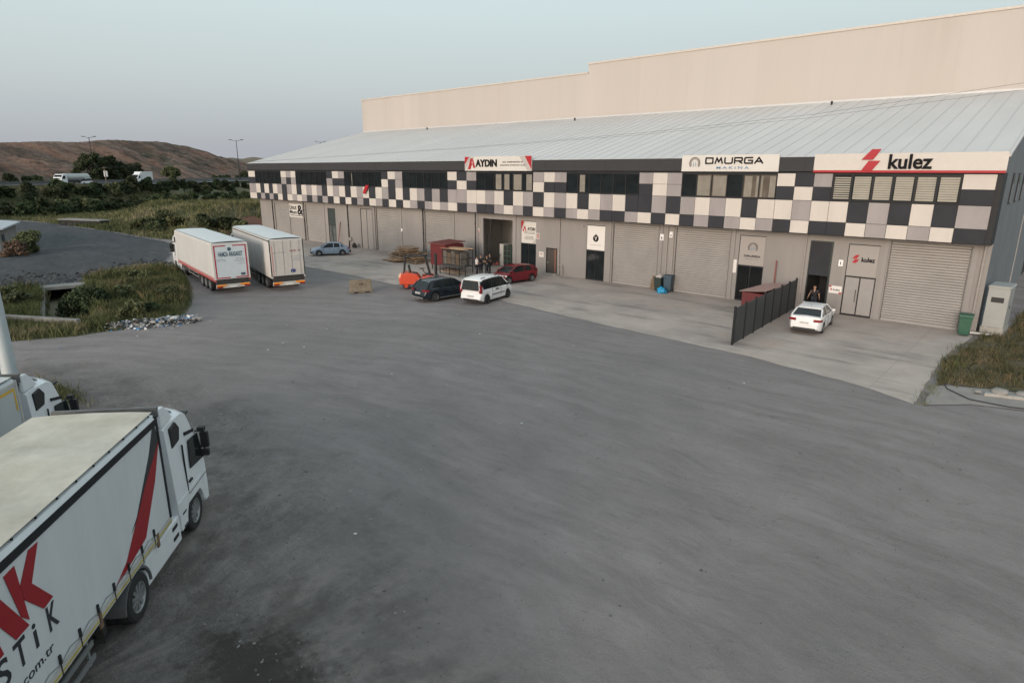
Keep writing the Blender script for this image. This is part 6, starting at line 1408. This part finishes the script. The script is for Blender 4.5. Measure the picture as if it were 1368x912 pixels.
for k in range(1500):
    t = rd.random(); 
    if k % 3: p_ = Vector((-60.9,-37.5)).lerp(Vector((-61.5,-30.9)), t); w_ = 1.5
    else: p_ = Vector((-62,-29.5)).lerp(Vector((-68,-21.5)), t); w_ = 1.0
    cen.append((p_.x-abs(rd.gauss(0,w_*2.2)), p_.y+rd.gauss(0,.5), .02+rd.random()*.12)); siz.append(rd.uniform(.06,.26))
chips('rubble', cen, siz, [mat('dark_rubble',(.05,.052,.057),.9,var=.3,scale=4), concrete], lambda r_: r_.choices([0,1],[1,0])[0], 'dark broken rubble along the crumbling edge of the asphalt', 'rubble')
cen, siz = [], []
for k in range(5200):
    x, y = rd.uniform(-32,-2), rd.uniform(-41,-33.5)
    if seg_sd(ROUGH, np.array([x]), np.array([y]))[0] > -.3 and noise.noise(Vector((x*.55,y*.55,2))) > rd.uniform(-.3,.35): cen.append((x,y,.004)); siz.append(rd.uniform(.008,.022) if rd.random() < .85 else rd.uniform(.022,.05))
for k in range(1800):
    cen.append((rd.uniform(-45,-1), rd.uniform(-37,-15.5), .004)); siz.append(rd.uniform(.010,.024) if k % 14 else rd.uniform(.025,.045))
chips('loose_stones', cen, siz, [mat('dark_stone',(.10,.097,.095),.9,var=.3), mat('pale_stone',(.22,.21,.205),.9)], lambda r_: r_.choices([0,1],[2,1])[0], 'loose small stones scattered over the yard and the dirt round the lorries', 'stones')
# stones by the footpath corner
for k, (x, y, s_) in enumerate(((-1.45,-12.35,.33),(-.75,-12.0,.22),(-2.15,-12.75,.15))):
    o = blob('rubble_stone', (x,y,.10), s_, mat('pale_rubble',(.24,.23,.215),.85,var=.15,scale=4,bump=.3), 4.+k, ['largest pale stone on the kerb at the footpath corner','middle-sized pale stone on the kerb, right of the largest','smallest pale stone, left of the largest on the kerb'][k], 'stone', squash=.45, amp=.5, sub=2)
cable('hose', [(-3.6,-11.7,.08),(-3.2,-13.0,.07),(-2.3,-13.9,.06),(-1.0,-13.9,.06),(.4,-13.4,.06),(2.2,-13.0,.06)], .022, 'black hose lying in a curve over the footpath corner', 4)
q = MB(); q.bar((-4.0,-.55,.13),(-2.9,-.35,.13),.1,.1); tag(q.build('pipe_offcut', sign_white), 'short white pipe lying between the green bin and the kiosk', 'pipe')

# ------------------------------------------------------------ vegetation
def leaf_cloud(centers, radii, per, size, seed, flat=.8):
    r_ = np.random.default_rng(seed); V = []; 
    C_ = np.repeat(np.array(centers, float), per, 0); Rr = np.repeat(np.array(radii, float), per, 0)
    n = len(C_); d = r_.normal(size=(n,3)); d /= np.linalg.norm(d,axis=1)[:,None]; rad = r_.uniform(.55,1.05,(n,1))
    P_ = C_+d*Rr[:,None]*rad*np.array([1,1,flat])
    a = r_.normal(size=(n,3)); a /= np.linalg.norm(a,axis=1)[:,None]; b = np.cross(a, r_.normal(size=(n,3))); b /= np.linalg.norm(b,axis=1)[:,None]
    s_ = size*r_.uniform(.6,1.4,(n,1))
    quad = np.stack([P_-a*s_-b*s_*.45, P_+a*s_*.1-b*s_*.75, P_+a*s_+b*s_*.2, P_-a*s_*.2+b*s_*.7],1)
    return quad.reshape(-1,3)
def quads_mesh(name, V, n=4):
    k = len(V)//n; me = bpy.data.meshes.new(name); me.vertices.add(len(V)); me.vertices.foreach_set('co', V.astype(np.float32).ravel())
    me.loops.add(len(V)); me.loops.foreach_set('vertex_index', np.arange(len(V), dtype=np.int32))
    me.polygons.add(k); me.polygons.foreach_set('loop_start', (np.arange(k)*n).astype(np.int32)); me.polygons.foreach_set('loop_total', np.full(k,n,np.int32)); me.update(); me.validate(); return me
def leaf_mat(name, c0, c1, c2, sc=.5):
    g = NG(name, .75, .2); n1 = g.noise(sc,5, rough=.7); oi = g.n.new('ShaderNodeObjectInfo')
    c = g.ramp(n1, [(.32,c0),(.5,c1),(.7,c2)]); hs_ = g.n.new('ShaderNodeHueSaturation'); g.L.new(c, hs_.inputs['Color']); g.L.new(g.math('ADD', g.math('MULTIPLY', oi.outputs['Random'], .5), .72), hs_.inputs['Value'])
    g.L.new(g.math('ADD', g.math('MULTIPLY', oi.outputs['Random'], .04), .48), hs_.inputs['Hue']); g.color(hs_.outputs[0]); return g.M
dkleaf = leaf_mat('dark_foliage', (.027,.04,.02), (.048,.064,.031), (.08,.094,.045), .6)
olive = leaf_mat('olive_foliage', (.055,.068,.032), (.095,.105,.05), (.16,.155,.085), .8)
bark = mat('bark',(.06,.05,.04),.9,var=.3,scale=5)
def make_bush(h_, w_, seed, per=120, nclump=14, size=.14, leaf=dkleaf, name='bush', conical=0.):
    rd = random.Random(seed); cs, rs = [], []
    for k in range(nclump):
        z = rd.uniform(.15,1)*h_; rr = w_*.5*(1-conical*z/h_)*(1-.45*(z/h_)**2); a = rd.uniform(0,6.28); q_ = rr*math.sqrt(rd.random())*.85
        cs.append((math.cos(a)*q_, math.sin(a)*q_, z*.86)); rs.append(rd.uniform(.16,.30)*min(h_,w_)*(1-conical*.5*z/h_))
    o = empty(name, (0,0,0))
    link('crown', quads_mesh('crown', leaf_cloud(cs, rs, per, size, seed)), leaf, o)
    q = MB()
    for k in range(4): c_ = Vector(cs[k*3 % len(cs)]); q.tube((0,0,-.3),(c_.x*.5,c_.y*.5,c_.z*.6),.05*h_/2,.03*h_/2,6,cap=False); q.tube((c_.x*.5,c_.y*.5,c_.z*.6),c_,.03*h_/2,.01,6,cap=False)
    q.build('trunk', bark, o); return o
# rows on the embankment
protos = [make_bush(3.0,3.4,1,140,16,.26), make_bush(2.4,3.0,2,130,14,.26), make_bush(3.6,2.4,3,130,16,.24,conical=.5), make_bush(2.6,3.6,4,130,16,.27,leaf=olive), make_bush(1.7,2.4,5,110,10,.22)]
used = set(); rd = random.Random(21)
def place(pi, x, y, s_, label, group, cat='bush', z=None):
    src = protos[pi]
    o = src if pi not in used else copy_tree(src); used.add(pi)
    o.location = (x, y, (float(gz(x,y)) if z is None else z)-.15); o.rotation_euler = (0,0,rd.uniform(0,6.28)); o.scale = (s_*rd.uniform(.9,1.25), s_*rd.uniform(.9,1.25), s_*rd.uniform(.8,1.15)); tag(o, label, cat, group); return o
def onroad(s, u): return ROAD_A[0]+ROAD_D[0]*s+ROAD_N[0]*u, ROAD_A[1]+ROAD_D[1]*s+ROAD_N[1]*u
for s in np.arange(-42,150,2.1):
    u = rd.uniform(-8.5,-4.5); x, y = onroad(s+rd.uniform(-.8,.8), u); place(rd.choice((0,1,0,2,3)), x, y, rd.uniform(.7,1.15)*(1-.15*(s>60)), 'dark green bush in the long row just below the highway', 'bushes below the highway')
for s in np.arange(-42,130,3.2):
    u = rd.uniform(-14,-10); x, y = onroad(s+rd.uniform(-1,1), u)
    if rd.random() < .75: place(rd.choice((0,1,4,3)), x, y, rd.uniform(.55,1.0), 'dark green bush on the lower slope below the highway', 'bushes on the lower slope')
for s in np.arange(-45,70,2.6):
    for _ in range(2 if s < 25 else 1):
        u = rd.uniform(-26,-16); x, y = onroad(s+rd.uniform(-1.5,1.5), u)
        if seg_sd(ASPH, np.array([x]), np.array([y]))[0] > -1.5 or (-134 < x < -117 and y > -17 and y < -6): continue
        place(rd.choice((0,1,0,3,4)), x, y, rd.uniform(.7,1.15), 'dark bush in the thicket at the far edge of the asphalt', 'thicket beyond the asphalt')
for k in range(36):
    x = rd.uniform(-110,-93); y = rd.uniform(-11,1.5) if x > -99 else rd.uniform(-11.5,-7); place(rd.choice((1,4,3)), x, y, rd.uniform(.4,.75), 'low green bush at the foot of the grassy bank behind the lorries', 'bushes at the foot of the bank')
for k in range(26):
    x = rd.uniform(-165,-128); y = -8+(-(x)-128)*.95+rd.uniform(-4,6); place(rd.choice((0,1,2,4)), x, y, rd.uniform(.45,.9), 'dark bush along the crest of the grassy bank', 'bushes on the crest of the bank')
# beyond the highway
for k, (s, u, sc_) in enumerate([(18,37,1.0),(23,37,1.2),(28,38,1.1),(33,37,.9),(39,39,1.2),(45,38,1.3),(50,37,1.1),(55,38,1.0),(62,38,1.2),(158,38,.9),(165,38,1.1),(172,39,.9),(181,38,1.2),(188,38,1.4),(-5,38,1.1),(4,38,.9),(10,38,1.1)]):
    x, y = onroad(s,u); place(0 if k%2 else 1, x, y, sc_, 'bush on the far side of the highway at the foot of the hill', 'bushes across the highway', z=4.3)
def make_tree(x, y, z, h_, w_, seed, label, n=40, per=170, size=.34, leaf=dkleaf, lo=.12):
    o = empty('broadleaf_tree', (x,y,z), 0, label, 'tree'); rd = random.Random(seed); cs, rs = [], []
    for k in range(n):
        t = rd.random(); zz = h_*(lo+(.95-lo)*t); rr = w_*.5*math.sin(math.pi*min(1,(.18+.72*t)))**.7; a = rd.uniform(0,6.28); q_ = rr*math.sqrt(rd.uniform(.1,1))*.9
        cs.append((math.cos(a)*q_, math.sin(a)*q_, zz)); rs.append(rd.uniform(.08,.16)*w_)
    link('crown', quads_mesh('crown', leaf_cloud(cs, rs, per, size, seed)), leaf, o)
    q = MB(); q.tube((0,0,-.5),(0,0,h_*.5),.035*h_,.02*h_,10); 
    for k in range(7): c_ = Vector(cs[k*4]); q.tube((0,0,h_*(.2+.04*k)),c_,.014*h_,.004*h_,6,cap=False)
    q.build('trunk', bark, o); return o
x, y = onroad(84,42); make_tree(x, y, 4.2, 10.2, 11, 31, 'tall dark tree at the left of the clump beyond the highway')
x, y = onroad(93,42); make_tree(x, y, 4.2, 9.6, 11, 32, 'dark rounded tree in the middle of the clump beyond the highway')
x, y = onroad(102,43); make_tree(x, y, 4.2, 7.2, 10, 33, 'lower dark tree at the right of the clump beyond the highway')
x, y = onroad(110,44); make_tree(x, y, 4.2, 7.0, 9, 34, 'lowest dark tree at the right end of the clump beyond the highway')
x, y = onroad(131,42); make_tree(x, y, 4.2, 6.4, 7.6, 35, 'small round tree standing alone beyond the highway', leaf=olive)
# ditch willow in front of the culvert, and young shrubs
b_ = make_bush(3.2,3.2,41,330,26,.10,name='ditch_shrub'); tag(b_, 'dense dark shrub growing out of the ditch before the culvert', 'shrub'); b_.location = (-51.4,-32.9,-2.0)
b_ = make_bush(2.9,2.8,42,300,22,.10,name='ditch_shrub'); tag(b_, 'second dark shrub in the ditch, nearer the low wall', 'shrub'); b_.location = (-49.2,-33.0,-1.5)
b_ = make_bush(2.4,3.4,43,300,22,.12,leaf=olive,name='roadside_bush'); tag(b_, 'scraggy olive bush beside the small shed at the left edge', 'bush'); b_.location = (-88.5,-28.6,0)
b_ = make_bush(1.7,3.0,44,240,18,.12,leaf=mat('rusty_twigs',(.13,.085,.06),.9,var=.3,scale=2),name='dry_bush'); tag(b_, 'dry brownish bush in front of the shed at the left edge', 'bush'); b_.location = (-86.2,-30.3,0)
b_ = make_bush(1.0,3.2,45,260,16,.10,leaf=olive,name='roadside_bush'); tag(b_, 'low green bush at the asphalt edge above the culvert', 'bush'); b_.location = (-59.0,-27.6,0)

wk = [make_bush(1.0,1.6,50,90,9,.075,leaf=olive,name='weed_shrub'), make_bush(.8,1.2,51,90,8,.07,name='weed_shrub'), make_bush(1.2,1.3,52,90,10,.07,leaf=leaf_mat('grey_green_foliage',(.045,.058,.03),(.075,.088,.045),(.13,.135,.08),.9),name='weed_shrub')]
wu = set()
for k, (x, y) in enumerate([(-56.3,-36.1),(-57.6,-35.0),(-53,-36.4),(-50.5,-30.6),(-43.6,-31.0),(-55.3,-28.6),(-58.2,-26.6),(-62.0,-25.0),(-48.2,-28.4),(-42.8,-32.4),(-55.0,-26.0)]):
    i_ = k % 3; o = wk[i_] if i_ not in wu else copy_tree(wk[i_]); wu.add(i_); o.location = (x, y, float(gz(x,y))-.1); s_ = rd.uniform(.7,1.35); o.scale = (s_*1.1,s_*1.1,s_*rd.uniform(.7,1.1)); o.rotation_euler = (0,0,rd.uniform(0,6)); tag(o, 'low weedy shrub on the overgrown island round the ditch', 'shrub', 'weedy shrubs on the island')
# grass and weeds as blades
def blades(name, pts, h0, h1, w_, m_, label, seed, tuft=6, spread=.12, lean=.5):
    r_ = np.random.default_rng(seed); P_ = np.repeat(np.array(pts, float), tuft, 0); n = len(P_)
    P_[:,:2] += r_.normal(0, spread, (n,2)); hh = r_.uniform(h0, h1, n)*r_.uniform(.6,1,n); a = r_.uniform(0, 6.283, n); ln = r_.normal(0, lean, (n,2))*hh[:,None]
    dx = np.stack([np.cos(a)*w_, np.sin(a)*w_, np.zeros(n)],1); T = P_+np.stack([ln[:,0]*.5, ln[:,1]*.5, hh],1); Mx = P_+np.stack([ln[:,0]*.15, ln[:,1]*.15, hh*.55],1)
    V = np.stack([P_-dx, P_+dx, Mx+dx*.75, T, Mx-dx*.75],1).reshape(-1,3)
    o = link(name, quads_mesh(name, V, 5), m_); return tag(o, label, 'grass', kind='stuff')
def scatter(poly_, n, seed, zoff=0., keep=None):
    r_ = np.random.default_rng(seed); P_ = np.array(poly_); x = r_.uniform(P_[:,0].min(), P_[:,0].max(), n); y = r_.uniform(P_[:,1].min(), P_[:,1].max(), n)
    k = seg_sd(poly_, x, y) > r_.normal(.0,.15,n)
    if keep is not None: k &= keep(x, y)
    x, y = x[k], y[k]; return np.stack([x, y, gz(x,y)+zoff],1)
def grass_mat(name, c0, c1, c2, sc):
    g = NG(name, .85, .15); g.color(g.ramp(g.noise(sc,6, rough=.72), [(.34,c0),(.5,c1),(.66,c2)])); return g.M
gm1 = grass_mat('verge_grass', (.05,.068,.028), (.115,.13,.058), (.25,.215,.13), .25)
gm2 = grass_mat('dry_grass', (.055,.07,.03), (.13,.135,.066), (.25,.22,.14), .10)
gm3 = grass_mat('weed_green', (.045,.06,.025), (.09,.10,.045), (.19,.13,.085), .6)
VG = [(-60.3,-36.2),(-60.3,-31.6),(-64,-28.2),(-66.5,-25.0),(-66,-22.9),(-62.5,-22.8),(-58.5,-23.7),(-54.5,-24.9),(-49.5,-26.7),(-45.2,-28.4),(-42.4,-30.1),(-41.3,-31.6),(-41.8,-33.2),(-41.7,-36.0),(-42.8,-38.6),(-44,-41),(-58,-42)]
ditch_keep = lambda x, y: np.abs(((x-DA[0])*dn[0]+(y-DA[1])*dn[1])) > np.where(((x-DA[0])*dd[0]+(y-DA[1])*dd[1]) < 13.5, 1.25, 0)
blades('verge_grass', scatter(VG, 26000, 1, 0, ditch_keep), .25, .75, .018, gm1, 'rough long grass on the overgrown island round the ditch', 2)
pa = scatter(VG, 2500, 5, 0, lambda x, y: ditch_keep(x,y) & (np.sin(x*.9)+np.cos(y*1.1) > .4))
blades('tall_weeds', pa, .6, 1.3, .03, gm3, 'taller dark weeds standing in clumps on the island', 6, 10, .16, .6)
def bankkeep(x, y): return (seg_sd(WILD, x, y) > 0) & (x > -190)
BK = [(-90.9,55),(-90.9,-12.8),(-98,-13.4),(-110,-14.0),(-122,-14.8),(-133,-15.8),(-145,-17.6),(-165,-24),(-190,-10),(-215,60)]
blades('bank_grass', scatter(BK, 30000, 9, 0, lambda x, y: seg_sd(REDS,x,y) < .5), .45, 1.0, .055, gm2, 'long dry grass covering the bank between the lorries and the highway', 11, 6, .3, .5)
RV = [(-3.4,-1.9),(-3.3,0),(-2.3,0.2),(-2.2,9),(14,9),(14,-9.0),(4,-10.2),(-1.5,-11.4),(-3.2,-12.1),(-3.7,-12.6),(-4.0,-8)]
rvg = NG('verge_soil', .9, .2); f2 = rvg.noise(1.4,6, rough=.75); rvg.color(rvg.ramp(f2, [(.3,(.05,.055,.028)),(.5,(.10,.085,.05)),(.7,(.17,.12,.08))])); rvg.bump(f2,.4,.1)
poly_sheet('verge', RV, .035, rvg.M, jitter=.25)
gm4 = grass_mat('dry_verge', (.045,.055,.024), (.12,.11,.058), (.25,.18,.115), .9)
sr = scatter(RV, 7500, 13, .03, lambda x, y: (np.sin(x*1.7+.5)*np.cos(y*1.1)+.5*np.sin(x*3.1-y*2.3)) > -.55); blades('verge_grass', sr[(sr[:,0]<8)], .10, .40, .014, gm4, 'short weeds on the verge beside the kiosk and the side wall', 14, 7, .12, .7)
sr2 = scatter(RV, 700, 15, .03, lambda x, y: (np.sin(x*1.3+1)+np.cos(y*.8) > .6) & (x<6)); blades('tall_weeds', sr2, .3, .8, .022, gm3, 'dark bushy weeds on the verge at the right edge', 16, 16, .2, .7)
strp = scatter([(-45.5,-41.5),(-41.5,-33.5),(-41.1,-33.5),(-43.2,-38.5),(-44,-42)], 1500, 18); blades('verge_grass', strp, .1, .35, .015, gm1, 'thin grass fringe along the near road edge', 19)
sx = np.random.default_rng(3); P_ = np.stack([sx.uniform(-3.95,-3.5,160), sx.uniform(-16,-3,160), np.full(160,.03)],1); blades('crack_weeds', P_, .05,.2,.01, gm1, 'small weeds in the joint between apron and footpath', 20)
P_ = np.stack([sx.normal(-30.5,1.0,260), sx.normal(-39.3,.35,260), np.zeros(260)],1); blades('dry_tuft', P_, .15,.5,.012, gm2, 'dry grass tuft on the dirt beside the second lorry', 22, 5, .08)
